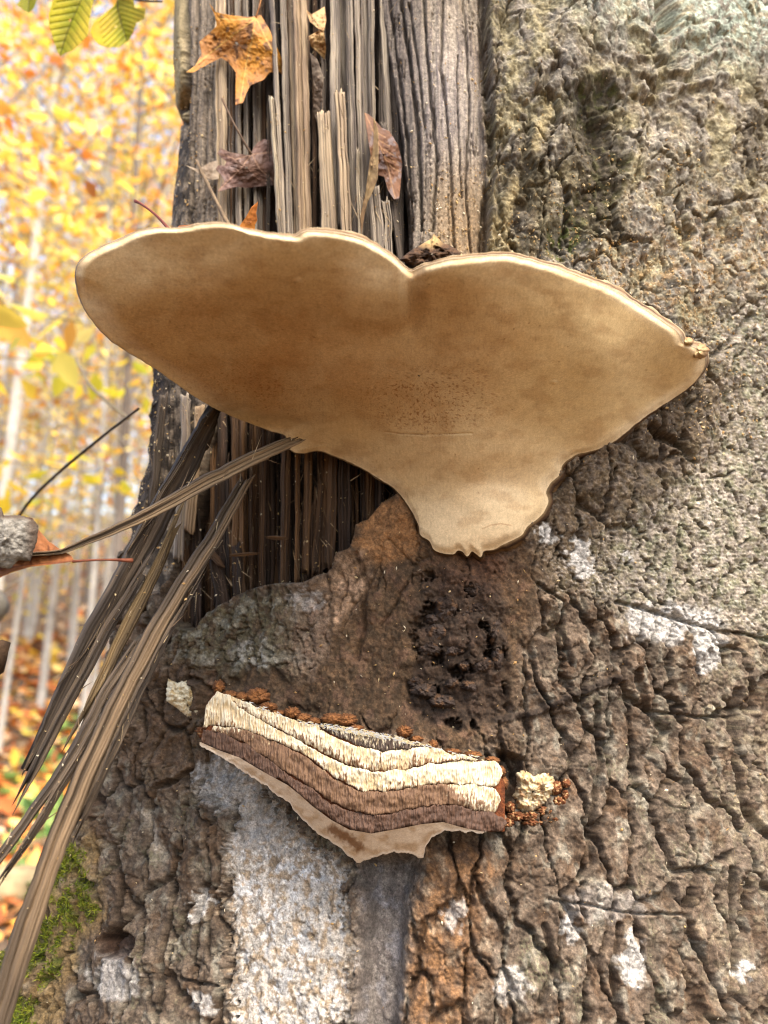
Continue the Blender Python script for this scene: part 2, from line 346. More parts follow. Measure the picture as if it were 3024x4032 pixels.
# soft rotted bark
h_ro = 0.0055 * fbm(cx_ * 0.35, cz_ * 0.25, 4, 110) + 0.0022 * (bw1 - 0.5) + 0.0009 * (bw2 - 0.5) + 0.0003 * (bw3 - 0.5) - 0.004 * (1 - ss(0.0, 0.05, eA)) * gate
h_li = 0.0009 * ter2 + 0.0009 * (bw2 - 0.5) + 0.0004 * (bw3 - 0.5) + 0.0014 * ss(0.0, 0.2, eC) * ss(-0.2, 0.2, fb_m) + 0.002 * fb_l - 0.003 * (1 - ss(0.0, 0.06, eB)) * gate2
h_gr = 0.0030 * (billow(cx_ * 0.9, cz_ * 0.35, 4, 120) - 0.5) + 0.0012 * (bw2 - 0.5) + 0.0007 * (bw3 - 0.5)
# weathered wood grain
gx_ = cx_ + 0.35 * fbm(cx_ * 0.2, cz_ * 0.08, 3, 130)
grain = fbm(gx_ * 7.0, cz_ * 0.20, 4, 131); grain_b = fbm(gx_ * 2.2, cz_ * 0.07, 4, 132)
sp1, sp2, _i = voro(gx_ / 0.75, cz_ / 14.0 + 0.3 * grain_b, 133)
h_wo = 0.0009 * grain + 0.0018 * grain_b - 0.0035 * (1 - ss(0.0, 0.07, sp2 - sp1)) * ss(-0.2, 0.3, fbm(cx_ * 0.4, cz_ * 0.1, 3, 134)) + 0.0002 * fb_x
H = h_ch
for m_, hh in ((m_up, h_up), (m_fi, h_fi), (m_rot, h_ro), (m_gp, 0.6 * h_fi + 0.5 * h_li + 0.003), (m_li, h_li), (m_gr, h_gr)):
    H = H * (1 - m_) + hh * m_
_hug = inp(qx, qy, [(2120, 1960), (2220, 1800), (2480, 1640), (2740, 1440), (2860, 1420), (2880, 1600), (2800, 1780), (2640, 1960), (2420, 2080), (2250, 2160)], 80) * 0.8
H = H * (1 - _hug) + h_ch * _hug
H = H * (1 - m_wood) + h_wo * m_wood
# large forms
H = H - 0.052 * m_sl + 0.012 * m_sl * ss(1700, 1300, PY)
H = H - m_so * (0.012 - 0.010 * np.sin(np.clip((PX - 1480) / 420, 0, 1) * math.pi))
H = H - m_lw * 0.008
for pts_, dp_, wd_ in (([(1660, -900), (1665, 0), (1690, 300), (1720, 620), (1700, 900)], 0.008, 9), ([(1740, -900), (1745, 0), (1735, 260), (1770, 560), (1790, 1000)], 0.006, 7), ([(1560, -900), (1580, 0), (1640, 420), (1660, 900)], 0.010, 10),
                       ([(1830, -900), (1826, 0), (1850, 350), (1838, 700), (1860, 1050)], 0.006, 6), ([(1520, -900), (1530, 0), (1590, 420), (1625, 900)], 0.008, 8), ([(1800, 200), (1806, 520), (1820, 760)], 0.005, 5), ([(1610, 0), (1650, 260), (1672, 500)], 0.006, 6), ([(800, -900), (795, 0), (790, 500), (780, 900)], 0.005, 6), ([(825, -900), (822, 0), (815, 600)], 0.004, 5)):
    s_, _ = seg_dist(PX + 9 * grain_b + 5 * wob, PY, pts_); H = H - dp_ * ss(wd_, wd_ * 0.2, s_)
seam, _ = seg_dist(sx, sy, [(1912, -900), (1908, 0), (1915, 300), (1935, 620), (1910, 900), (1905, 1200)]); H = H - 0.016 * ss(26, 4, seam)
seam2, _ = seg_dist(sx, sy, [(1455, -900), (1480, 0), (1555, 450), (1600, 850), (1605, 1100)]); H = H - 0.02 * ss(22, 4, seam2)
# bark rim at the far left edge of the top, with a slot behind it
rimslot, _ = seg_dist(sx, sy, [(700, -900), (702, 0), (712, 170), (712, 300), (700, 480)]); H = H - 0.012 * ss(16, 3, rimslot)
H = H + 0.004 * inp(sx, sy, [(560, -900), (690, -900), (695, 0), (700, 200), (690, 470), (600, 480)], 6)
crev, _ = seg_dist(sx, sy, [(760, -900), (758, 0), (745, 300), (740, 600), (725, 900), (700, 1250)]); H = H - 0.006 * ss(10, 2, crev)
# gully with folds in the upper right
gul, _ = seg_dist(PX + 14 * wob, PY, [(2590, -900), (2590, -200), (2605, 20), (2612, 130)]); H = H - 0.07 * ss(60, 4, gul) * ss(190, 100, PY)
gul2, _ = seg_dist(qx, qy, [(2612, 130), (2600, 260), (2570, 420), (2590, 560)]); H = H - 0.008 * ss(60, 6, gul2)
bl = ell(PX, PY, 2330, 60, 330, 420) ** 0.7; br = ell(PX, PY, 2870, 80, 300, 460) ** 0.7
H = H + m_up * (0.020 * bl + 0.022 * br)
m_fo = np.clip(1.6 * ell(PX, PY, 2620, 180, 420, 420), 0, 1) * m_up
H = H * (1 - 0.55 * m_fo) + 0.55 * m_fo * (0.020 * bl + 0.022 * br)
fold = np.sin((PY + 0.35 * np.abs(PX - 2600) + 60 * wob) / 15.0) * ss(330, 60, np.abs(PX - 2620)) * ss(520, 330, PY) * ss(60, 160, PY)
H = H + 0.0040 * fold * m_up
gmoss, _ = seg_dist(qx, qy, [(2330, 420), (2350, 560), (2380, 700), (2330, 820), (2200, 950)]); H = H - 0.010 * ss(110, 10, gmoss) * m_up
for (ax, ay, bx_, by_, dp) in ((2080, 480, 2050, 900, 0.006), (1990, 520, 1950, 1000, 0.007), (2150, 300, 2180, 480, 0.008), (2400, 820, 2420, 900, 0.010), (2820, 800, 2960, 770, 0.006), (2300, 940, 2560, 960, 0.006)):
    s_, _ = seg_dist(qx, qy, [(ax, ay), (bx_, by_)]); H = H - dp * ss(24, 3, s_)
# named cracks and ridges
for pts, dp, wd in (([(1960, 2835), (2120, 2800), (2250, 2740), (2330, 2700), (2440, 2665)], -0.004, 22),
                    ([(2430, 2370), (2600, 2420), (2800, 2480), (3024, 2520)], 0.006, 12),
                    ([(2120, 2300), (2220, 2370), (2210, 2480), (2240, 2620)], 0.007, 10), ([(2500, 2650), (2540, 2780), (2620, 2880), (2560, 2960)], 0.009, 24),
                    ([(2340, 2780), (2360, 3000), (2310, 3250), (2330, 3400), (2200, 3520)], 0.009, 16), ([(2560, 2800), (2700, 2820), (2900, 2830), (2960, 2780)], 0.006, 9),
                    ([(2900, 2720), (2880, 3000), (2920, 3200), (3024, 3300)], 0.011, 24), ([(2860, 3360), (2760, 3420), (2640, 3430), (2600, 3300)], 0.008, 18),
                    ([(2430, 3640), (2400, 3800), (2430, 4000), (2380, 4100)], 0.009, 14), ([(2860, 3420), (2880, 3700), (2860, 4000)], 0.010, 16),
                    ([(2160, 3540), (2300, 3560), (2480, 3600), (2700, 3600)], 0.005, 8), ([(2140, 3640), (2180, 3800), (2120, 3950)], 0.008, 14),
                    ([(460, 3330), (500, 3480), (470, 3650), (430, 3700)], 0.012, 20), ([(700, 3350), (690, 3560), (660, 3700), (640, 3900), (620, 4100)], 0.010, 16),
                    ([(860, 3220), (880, 3420), (840, 3550), (830, 3760)], 0.007, 14), ([(720, 3850), (860, 3880)], 0.007, 10), ([(350, 2940), (370, 3100), (420, 3200)], 0.012, 26),
                    ([(1340, 2500), (1400, 2380), (1440, 2330), (1500, 2200)], 0.003, 7), ([(1400, 2600), (1430, 2480), (1440, 2300), (1400, 2180)], 0.006, 14), ([(1500, 2460), (1560, 2380), (1600, 2290)], 0.004, 7),
                    ([(2560, 1680), (2600, 1720), (2680, 1760)], 0.012, 24), ([(2420, 1850), (2410, 1900)], 0.008, 10), ([(2700, 900), (2720, 1080), (2730, 1200)], 0.006, 14), ([(2950, 1250), (2880, 1340), (2800, 1400)], 0.007, 18)):
    s_, _ = seg_dist(sx, sy, pts); H = H - dp * ss(wd, wd * 0.2, s_)
d_hole = np.hypot((sx - 470) / 75, (sy - 3720) / 62); H = H - 0.016 * ss(1.1, 0.7, d_hole)
H = H - 0.020 * m_gr * ss(-10, 60, d_gr)
H = H + 0.010 * inp(qx, qy, [(1650, 3350), (1900, 3320), (2000, 3600), (1900, 4100), (1800, 4700), (1580, 4700), (1620, 3800)], 40)
# ledge and hollow around the broken lower fungus, pits among the rotted lumps
H = H - 0.010 * inp(sx, sy, [(800, 2700), (850, 2710), (860, 2800), (790, 2830)], 14) - 0.022 * inp(sx, sy, [(1960, 2960), (2060, 2990), (2050, 3060), (2010, 3160), (1990, 3200), (1960, 3120)], 16)
pitz = inp(qx, qy, [(1640, 2260), (1900, 2230), (1990, 2400), (2010, 2640), (1960, 2860), (1700, 2860), (1600, 2760), (1640, 2500)], 30)
p1, p2, idP = voro(cx_ / 1.5 + 0.5 * fb_m, cz_ / 1.3 + 0.5 * fb_h, 140)
pit = ss(0.10, -0.06, p1 - 0.40 * idP) * (idP > 0.55)
H = H + pitz * (0.006 * (1 - p1) - 0.016 * pit + 0.002 * fb_m)
H = H - 0.010 * pitz * ss(2500, 2800, PY)
m_mo = m_mo * ss(-0.35, 0.1, fb_m + 0.3 * fb_l)
H = H + 0.003 * m_mo * (0.5 + fb_h)
H = H * front
Px, Py_, Pz = Xg + Nn[..., 0] * H, Yg + Nn[..., 1] * H, Zg + Nn[..., 2] * H

# ------------------------------------------------------------------ colours of the trunk (own colours, plus the bracket's shade painted on the bark)
n1 = fbm(cx_ * 0.35, cz_ * 0.3, 5, 200); n2 = fbm(cx_ * 1.5, cz_ * 1.3, 5, 201); n3 = fbm(cx_ * 5, cz_ * 5, 3, 202); n4 = fbm(cx_ * 0.8 + 20, cz_ * 0.7, 5, 203)
c_ch = mixc(C(144, 125, 105), C(104, 89, 73), ss(-0.3, 0.3, n2)); c_ch = mixc(c_ch, C(174, 162, 140), ss(0.1, 0.5, n4) * 0.8); c_ch = mixc(c_ch, C(130, 128, 98), ss(0.15, 0.5, n1) * ss(0.0, 0.3, n3 + 0.1) * 0.6)
c_ch = mixc(c_ch, C(136, 112, 90), (idA > 0.6) * 0.35); c_ch = mixc(c_ch, C(116, 88, 62), ss(0.0, 0.4, -n1 + 0.3 * n2) * 0.6); c_ch = mixc(c_ch, C(178, 170, 150), ss(0.25, 0.5, fbm(cx_ * 0.9 + 9, cz_ * 0.5, 4, 211)) * 0.6); c_ch = c_ch * ((0.82 + 0.36 * idB) * (0.80 - 0.16 * ss(950, 800, PX)))[..., None]
c_ch = mixc(c_ch, C(160, 145, 118), ss(2450, 3024, PX) * ss(0, 0.35, n2 + 0.2 * n1) * 0.6)
c_up = mixc(C(182, 170, 144), C(126, 112, 90), ss(-0.35, 0.3, n2)); c_up = mixc(c_up, C(190, 184, 158), ss(0.05, 0.4, n4) * ss(-0.2, 0.3, n3) * 0.8); c_up = mixc(c_up, C(166, 154, 104), ss(0.0, 0.4, n1 + 0.35 * ss(2300, 1950, PX)) * 0.4)
c_up = mixc(c_up, C(160, 150, 140), ss(0.05, 0.3, n4 - n1) * 0.5); c_up = mixc(c_up, C(178, 142, 98), ss(600, 1200, PY) * ss(-0.1, 0.3, n2) * 0.5)
c_up = mixc(c_up, C(66, 60, 44), ss(150, 20, gmoss) * 0.8); c_up = mixc(c_up, C(84, 100, 34), ss(140, 20, gmoss) * ss(0.0, 0.25, n2) * 0.8)
c_up = mixc(c_up, C(200, 212, 190), np.clip(1.3 * ell(PX, PY, 2870, 60, 420, 320) + 0.6 * ell(PX, PY, 2400, 60, 260, 220), 0, 1) * ss(-0.25, 0.2, n2 + 0.4 * n3))
dkp = ell(PX, PY, 2080, 760, 150, 420) + ell(PX, PY, 2340, 640, 170, 380) + 0.8 * ell(PX, PY, 2440, 900, 120, 120) + 0.7 * ell(PX, PY, 2960, 560, 140, 300)
c_up = mixc(c_up, C(84, 72, 52), ss(0.15, 0.55, dkp + 0.5 * n2 + 0.3 * n4) * 0.75)
c_up = mixc(c_up, C(60, 50, 38), ss(1990, 1930, sx) * ss(0.05, -0.2, n2) * 0.8)
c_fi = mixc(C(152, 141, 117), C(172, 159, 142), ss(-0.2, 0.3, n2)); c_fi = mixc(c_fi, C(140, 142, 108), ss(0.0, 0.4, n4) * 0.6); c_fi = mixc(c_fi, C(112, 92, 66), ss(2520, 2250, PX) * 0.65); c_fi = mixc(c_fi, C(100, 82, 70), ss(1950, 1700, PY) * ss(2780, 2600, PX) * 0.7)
c_fi = mixc(c_fi, C(190, 182, 172), ss(0.15, 0.4, n3 + 0.3 * n1) * 0.6)
c_ro = mixc(C(116, 90, 64), C(88, 70, 50), ss(-0.3, 0.3, n2)); c_ro = mixc(c_ro, C(126, 96, 74), ss(0.1, 0.45, n4) * 0.7)
c_ro = mixc(c_ro, C(172, 126, 82), inp(qx, qy, [(1400, 2120), (1420, 2060), (1500, 2000), (1570, 1940), (1640, 2060), (1640, 2180), (1560, 2200), (1440, 2210)], 30) * 0.9)
c_ro = mixc(c_ro, C(184, 150, 118), inp(qx, qy, [(1310, 2190), (1420, 2180), (1440, 2330), (1380, 2440), (1240, 2500), (1120, 2540), (1180, 2420), (1290, 2330)], 40) * ss(-0.3, 0.2, n2) * 0.9)
c_ro = mixc(c_ro, C(62, 50, 42), pitz * 0.7); c_ro = mixc(c_ro, C(86, 56, 36), ell(PX, PY, 1900, 2200, 260, 180))
c_gp = mixc(C(116, 106, 80), C(96, 80, 60), ss(-0.2, 0.3, n2)); c_gp = mixc(c_gp, C(158, 152, 132), ss(0.05, 0.35, n4) * 0.8); c_gp = mixc(c_gp, C(196, 190, 174), ell(PX, PY, 1010, 2580, 120, 90) * 1.4 * ss(-0.1, 0.2, n2)); c_gp = mixc(c_gp, C(150, 122, 100), ss(1050, 1250, PX) * 0.7)
c_li = mixc(C(222, 213, 198), C(232, 229, 222), ss(-0.1, 0.3, n4)); c_li = mixc(c_li, C(170, 144, 110), ss(-0.05, 0.3, n2 + 0.3 * n3) * 0.85); c_li = mixc(c_li, C(130, 116, 100), ss(0.15, 0.4, n3 + 0.4 * n1) * 0.7); c_li = mixc(c_li, C(150, 132, 110), ss(1290, 1400, PX) * 0.5)
c_li = mixc(c_li, C(150, 140, 126), ss(3420, 3200, PY) * 0.7)
c_gr = mixc(C(148, 138, 128), C(122, 112, 104), ss(-0.3, 0.3, n2)); c_gr = mixc(c_gr, C(150, 146, 146), ss(0.1, 0.4, n4) * 0.6)
c_or = mixc(C(150, 108, 68), C(110, 82, 58), ss(-0.3, 0.3, n2)); c_or = mixc(c_or, C(186, 160, 130), ss(0.2, 0.45, n4) * 0.6)
c_wd = mixc(C(192, 176, 152), C(118, 104, 90), ss(-0.35, 0.35, 0.8 * grain + 0.7 * grain_b + 0.3 * fbm(gx_ * 16, cz_ * 0.5, 2, 135))); c_wd = mixc(c_wd, C(186, 164, 134), ss(0.15, 0.6, grain_b) * 0.75); c_wd = mixc(c_wd, C(146, 142, 152), ell(PX, PY, 1740, 380, 260, 420) * 0.35)
c_wd = mixc(c_wd, C(100, 90, 84), m_so * ss(1760, 1560, PX) * 0.75)
c_wd = mixc(c_wd, C(178, 146, 104), m_so * ss(500, 900, PY) * ss(1650, 1780, PX) * 0.6)
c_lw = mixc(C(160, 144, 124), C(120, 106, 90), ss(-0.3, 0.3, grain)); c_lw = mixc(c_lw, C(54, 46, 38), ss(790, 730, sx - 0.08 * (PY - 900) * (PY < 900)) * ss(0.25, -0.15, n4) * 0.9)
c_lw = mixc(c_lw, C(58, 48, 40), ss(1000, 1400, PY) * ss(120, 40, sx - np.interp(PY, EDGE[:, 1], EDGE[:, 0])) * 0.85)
c_lw = mixc(c_lw, C(178, 160, 118), inp(sx, sy, [(560, -900), (692, -900), (697, 0), (702, 200), (690, 470), (600, 480)], 6) * 0.9)
c_sl = mixc(C(76, 60, 46), C(56, 44, 34), ss(-0.3, 0.3, grain))
colr = c_ch
for m_, cc in ((m_up, c_up), (m_fi, c_fi), (m_rot, c_ro), (m_gp, c_gp), (m_or * 0.8, c_or), (m_li, c_li), (m_gr, c_gr), (m_so, c_wd), (m_lw, c_lw), (m_sl, c_sl)):
    colr = mixc(colr, cc, m_)
bracket_shade = inp(qx + 50 * _nl, qy + 50 * _nl, [(2000, 2200), (2120, 1960), (2220, 1800), (2480, 1640), (2740, 1440), (2860, 1420), (2880, 1600), (2800, 1780), (2640, 1960), (2420, 2080), (2250, 2160), (2120, 2260)], 90)  # dark brown bark below the bracket's right edge, with its soft shadow painted in
colr = mixc(colr, mixc(C(112, 92, 68), C(80, 66, 52), ss(-0.2, 0.3, n2)), bracket_shade * (1 - m_wood) * 0.75)
colr = colr * (1 + 0.22 * fbm(cx_ * 0.12, cz_ * 0.10, 3, 210) + 0.14 * n1)[..., None]
brown = inp(qx, qy, [(600, 2560), (1100, 2700), (2000, 2900), (2100, 3000), (1900, 2950), (1000, 2800), (850, 3000), (700, 3100), (500, 3000), (480, 2700)], 60)
colr = mixc(colr, c_ro * 0.9, brown * (1 - m_wood) * 0.7)
# pale lichen spots
for (ax, ay, rx, ry, k) in ((2150, 2105, 38, 34, 1), (2280, 2170, 34, 60, 1), (2300, 2230, 50, 40, 1), (2470, 2195, 26, 20, 1), (2650, 2440, 190, 60, 0.9), (2780, 2540, 60, 110, 0.95), (2580, 2460, 110, 70, 0.8), (2480, 3780, 50, 90, 0.9), (2240, 3650, 30, 60, 0.8),
                            (2920, 3830, 30, 24, 0.9), (470, 3850, 100, 90, 0.6), (800, 3560, 34, 60, 0.9), (790, 3950, 40, 50, 0.8), (1780, 3600, 40, 60, 0.6), (2010, 3880, 60, 70, 0.6), (2360, 3560, 160, 60, 0.3), (1010, 3280, 80, 60, 0.5), (900, 3080, 120, 110, 0.7), (1200, 2360, 60, 50, 0.4)):
    e_ = ell(PX + 26 * n2 * 2, PY + 26 * n4 * 2, ax, ay, rx * 1.35, ry * 1.35)
    colr = mixc(colr, C(206, 200, 190) * (1 + 0.15 * n3)[..., None], ss(0.1, 0.35, e_) * k)
vine, _ = seg_dist(sx, sy, [(1960, 2835), (2120, 2800), (2250, 2740), (2330, 2700), (2440, 2665)]); colr = mixc(colr, C(66, 54, 44), ss(20, 10, vine) * 0.9)
colr = mixc(colr, C(70, 48, 34), ss(1.15, 0.8, d_hole) * 0.8)
colr = mixc(colr, mixc(C(92, 104, 30), C(130, 120, 50), ss(-0.2, 0.3, n2)), m_mo * 0.85)
tan_l = inp(qx, qy, [(360, 3250), (430, 3330), (400, 3600), (300, 3800), (240, 4000), (100, 4200), (150, 3700), (260, 3400)], 40) * (1 - m_mo)
colr = mixc(colr, C(158, 130, 84), tan_l * 0.7)
for k_, (ax, ay, bx_, by_) in enumerate(((590, 3200, 620, 3340), (1960, 860, 1900, 1150), (2030, 720, 1960, 1040), (2160, 420, 2100, 600))):
    s_, _ = seg_dist(sx, sy, [(ax, ay), (bx_, by_)]); colr = mixc(colr, C(176, 158, 116) if k_ else C(170, 158, 140), ss(26, 12, s_ + 14 * n3) * 0.85)
# outside the photograph the bark carries on
back = np.zeros(Xg.shape[1]); back[NCOR + NFR:] = 1
colr = mixc(colr, C(115, 98, 80), np.broadcast_to(back, PX.shape) * 1.0)
_a, _b, idF = voro(wx / 0.30 + 2, wz / 0.36, 160)
flk = (0.66 + 0.40 * idC + 0.28 * idF) * (1 - m_wood) + m_wood * (1 + 0.3 * grain)
colr = colr * flk[..., None] * 0.74
colr = np.clip(colr * np.clip(1 + 0.34 * n3 + 0.22 * fb_x + 0.25 * n2 - 0.25 * (bw3 - 0.5), 0.35, 1.7)[..., None], 0.005, 0.9)
tree = empty('old_tree', 'huge old tree trunk with split weathered wood and rough bark, carrying the fungi', 'tree', (0.15, 0.95, 0))
VT = np.stack([Px, Py_, Pz], -1).reshape(-1, 3)
FT = gridf(NZ, Xg.shape[1], True)[:, ::-1]
top_c = len(VT); VT = np.vstack([VT, [[0.15, 0.95, 4.7]]])
lastr = (NZ - 1) * Xg.shape[1] + np.arange(Xg.shape[1])
FTop = np.stack([lastr, np.full(len(lastr), top_c), np.roll(lastr, -1)], -1)
colT = np.vstack([colr.reshape(-1, 3), [C(130, 110, 90)]])
put(mk('trunk', VT, [FT, FTop], M_trunk, tree, colT), tree)
# lookup of the displaced surface for things that rest on it
def snap(px, py):
    """depth Y of the displaced trunk surface near a photograph pixel (nearest grid vertex)"""
    px = np.atleast_1d(np.asarray(px, float)); py = np.atleast_1d(np.asarray(py, float))
    P = at(px, py, surf(px, py)); r = np.clip(np.searchsorted(zr, P[:, 2]), 0, NZ - 1)
    c = np.array([np.clip(np.searchsorted(Xg[a, :NCOR + NFR], b), 0, NCOR + NFR - 1) for a, b in zip(r, P[:, 0])])
    return r, c

# ------------------------------------------------------------------ builders for thin and lumpy things
def unit(v): return v / np.maximum(np.linalg.norm(v, axis=-1, keepdims=True), 1e-12)
_sid = [0]
def splinter(name, pts, widths, thick, tone, parent=None, ragged=0.02, mate=None, rough=1.0):
    """a split strip of wood along pts (px, py, Y): grooved face, uneven sides, ragged ends"""
    _sid[0] += 1; sd = _sid[0]
    p3 = np.array([at(a, b, c) for a, b, c in pts]); wd = np.asarray(widths, float) * np.array([c for _, _, c in pts]) / FP
    L = np.linalg.norm(np.diff(p3, axis=0), axis=1).sum(); n = max(8, int(L / 0.0035))
    c = resample(np.c_[p3, wd], n, smooth=False); wd = c[:, 3]; c = c[:, :3]
    c = c + 0.0007 * np.stack([fbm(np.linspace(0, L * 22, n), np.full(n, sd * 1.3 + q_), 3, 307) for q_ in (0, 7, 13)], -1)
    s = np.linspace(0, L, n)
    T = unit(np.gradient(c, axis=0)); view = unit(c - np.array([0, 0, CAMZ]))
    A = unit(np.cross(T, -view)); D = unit(np.cross(A, T)); D = np.where((D * view).sum(-1, keepdims=True) > 0, -D, D)
    nf = 23; j = np.linspace(-1, 1, nf); ns = 4 + sd % 3
    stq = (j + 1) / 2 * ns + 0.35 * np.sin(j * 5 + sd); sid_ = np.floor(stq); srnd = _h(sid_, sid_ * 0 + sd, 41); sfr = np.abs(stq - sid_ - 0.5) * 2
    wob_ = 1 + 0.14 * fbm(s * 25, s * 0 + sd * 3.7, 3, 300)
    gro = fbm(j[None] * 3.2 + sd * 11, s[:, None] * 5 + sd, 4, 301) * 0.20 + fbm(j[None] * 1.1 + sd * 5, s[:, None] * 12, 3, 302) * 0.16
    tilt = 0.5 * math.sin(sd * 2.4)
    prof = (1 - np.abs(j) ** 9)[None] * 0.7 + tilt * j[None] + gro * rough * 1.1 + (0.75 * (srnd - 0.5) - 0.45 * ss(0.72, 1.0, sfr))[None]
    acr = j[None] * (wd * wob_)[:, None] * 0.5 + 0.0006 * fbm(s * 40 + 3, s * 0 + sd, 3, 303)[:, None]
    jend = (fbm(j * 2.5 + sd * 1.7, j * 0 + 0.5, 3, 304) * 0.6 + (srnd - 0.5) * 2.2) * ragged
    e0 = np.clip(1 - s / max(ragged * 2.5, 1e-4), 0, 1)[:, None]; e1 = np.clip(1 - (L - s) / max(ragged * 2.5, 1e-4), 0, 1)[:, None]
    along = jend[None] * e0 - np.roll(jend, 3)[None] * e1
    fr_ = c[:, None] + A[:, None] * acr[..., None] + D[:, None] * (prof * thick)[..., None] + T[:, None] * along[..., None]
    jb = j[::-1][1:-1:3]
    bk = c[:, None] + A[:, None] * (jb[None] * (wd * wob_)[:, None] * 0.46)[..., None] - D[:, None] * (thick * 0.35)
    V = np.concatenate([fr_, bk], 1); nc = V.shape[1]
    ac2 = np.concatenate([acr, np.broadcast_to(jb * 0.01 + 0.3, (n, len(jb)))], 1)
    gv = np.stack([ac2 + sd * 0.37, np.broadcast_to(s[:, None], (n, nc)), np.full((n, nc), sd * 0.13)], -1)
    sl = fbm(np.linspace(0, 3, nc)[None] + sd * 2.2, s[:, None] * 9, 3, 305)
    sl[:, :nf] += (srnd - 0.5) * 0.6
    cl = mixc(np.asarray(tone[0]), np.asarray(tone[1]), ss(-0.35, 0.35, sl))
    V = V.reshape(-1, 3); c0 = len(V); V = np.vstack([V, c[:1], c[-1:]])
    a = np.arange(nc); b = (a + 1) % nc; lo = (n - 1) * nc
    F = [gridf(n, nc, True), np.stack([b, a, np.full(nc, c0)], -1), np.stack([a + lo, b + lo, np.full(nc, c0 + 1)], -1)]
    o = mk(name, V, F, mate or M_wood, None, np.vstack([cl.reshape(-1, 3), [tone[0], tone[1]]]), np.vstack([gv.reshape(-1, 3), gv[0, :1], gv[-1, :1]]))
    if parent is not None: put(o, parent)
    return o
def tube(name, p3, rad, tone, mate, sides=7, parent=None, n=None, rough=0.0):
    p3 = np.asarray(p3, float); rad = np.broadcast_to(np.asarray(rad, float), (len(p3),))
    c = resample(np.c_[p3, rad], n or max(6, 4 * len(p3))); r = c[:, 3]; c = c[:, :3]; n = len(c)
    V, F = tube_vf(c, r, sides, rough)
    sl = fbm(np.arange(n)[:, None] * 0.4, np.arange(sides)[None] * 0.9 + c[0, 0] * 50, 3, 310)
    cl = mixc(np.asarray(tone[0]), np.asarray(tone[1]), ss(-0.3, 0.3, sl)).reshape(-1, 3)
    k0 = len(V); T0_ = unit((c[0] - c[1])[None])[0]; T1_ = unit((c[-1] - c[-2])[None])[0]; a_ = np.arange(sides); b_ = (a_ + 1) % sides; lo = (n - 1) * sides
    V = np.vstack([V, [c[0] + T0_ * r[0] * 0.35, c[-1] + T1_ * r[-1] * 0.35]]); cl = np.vstack([cl, cl[:1], cl[-1:]])
    F = [F, np.stack([b_, a_, np.full(sides, k0)], -1), np.stack([a_ + lo, b_ + lo, np.full(sides, k0 + 1)], -1)]
    o = mk(name, V, F, mate, None, cl)
    if parent is not None: put(o, parent)
    return o
def tube_vf(c, r, sides, rough=0.0, off=0):
    n = len(c); T = unit(np.gradient(c, axis=0)); ref = np.where(np.abs(T[:, 2:3]) > 0.9, np.array([[1.0, 0, 0]]), np.array([[0, 0, 1.0]]))
    A = unit(np.cross(T, ref)); B = np.cross(T, A); th = np.linspace(0, 2 * math.pi, sides, endpoint=False)
    rr = r[:, None] * (1 + rough * fbm(np.arange(n)[:, None] * 0.6 + c[0, 0] * 31, th[None] * 0.9, 3, 311))
    V = c[:, None] + rr[..., None] * (A[:, None] * np.cos(th)[None, :, None] + B[:, None] * np.sin(th)[None, :, None])
    return V.reshape(-1, 3), gridf(n, sides, True, off)
def patch(name, outline, centre, Yfun, thick, colfun, mate, parent=None, rings=22, nout=170, smooth_out=False, edge=0.0, bulge=0.0, rough=0.0, jag=0.0, seed=1, rim=0.35):
    """a sheet or lump with a traced outline, its own depth (Yfun of px, py), relief and real thickness"""
    O = resample(outline, nout, True, smooth_out); c = np.asarray(centre, float)
    if jag:
        th = np.arange(nout); O = c + (O - c) * (1 + jag * fbm(th * 0.35, th * 0 + seed, 4, 320))[:, None]
    r = np.linspace(0.02, 1, rings) ** 0.8
    P = c + (O[None] - c) * r[:, None, None]; x = P[..., 0]; y = P[..., 1]
    Yb = Yfun(x, y); e = np.sqrt(np.maximum(1 - r ** 2, 0))[:, None]
    Yo = Yb - bulge * e + edge * (r[:, None] ** 6)
    if rough: Yo = Yo - rough * (fbm(x / 40 + seed, y / 40, 4, 321) + 0.5 * fbm(x / 14 + seed, y / 14, 3, 322)) * (0.3 + 0.7 * e)
    Fr = at(x, y, Yo); Bk = at(x, y, Yo + thick * (rim + (1 - rim) * e))
    V = np.concatenate([Fr.reshape(-1, 3), Bk.reshape(-1, 3)]); nr = rings; F1 = gridf(nr, nout, True); k = nr * nout
    F2 = gridf(nr, nout, True, k)[:, ::-1]; a = np.arange(nout); b = (a + 1) % nout; lo = (nr - 1) * nout
    F3 = np.stack([a + lo, b + lo, b + lo + k, a + lo + k], -1)
    cap1 = np.arange(nout)[::-1]
    cl = colfun(x, y, r[:, None] + 0 * x).reshape(-1, 3)
    o = mk(name, V, [F1, F2, F3], mate, None, np.vstack([cl, cl * 0.9]))
    if parent is not None: put(o, parent)
    return o
def plane_depth(Y0, pts=None):
    if not pts: return lambda x, y: np.full(np.shape(x), Y0)
    f = tps([(a, b) for a, b, _ in pts], [c for _, _, c in pts]); return lambda x, y: Y0 + f(x, y)

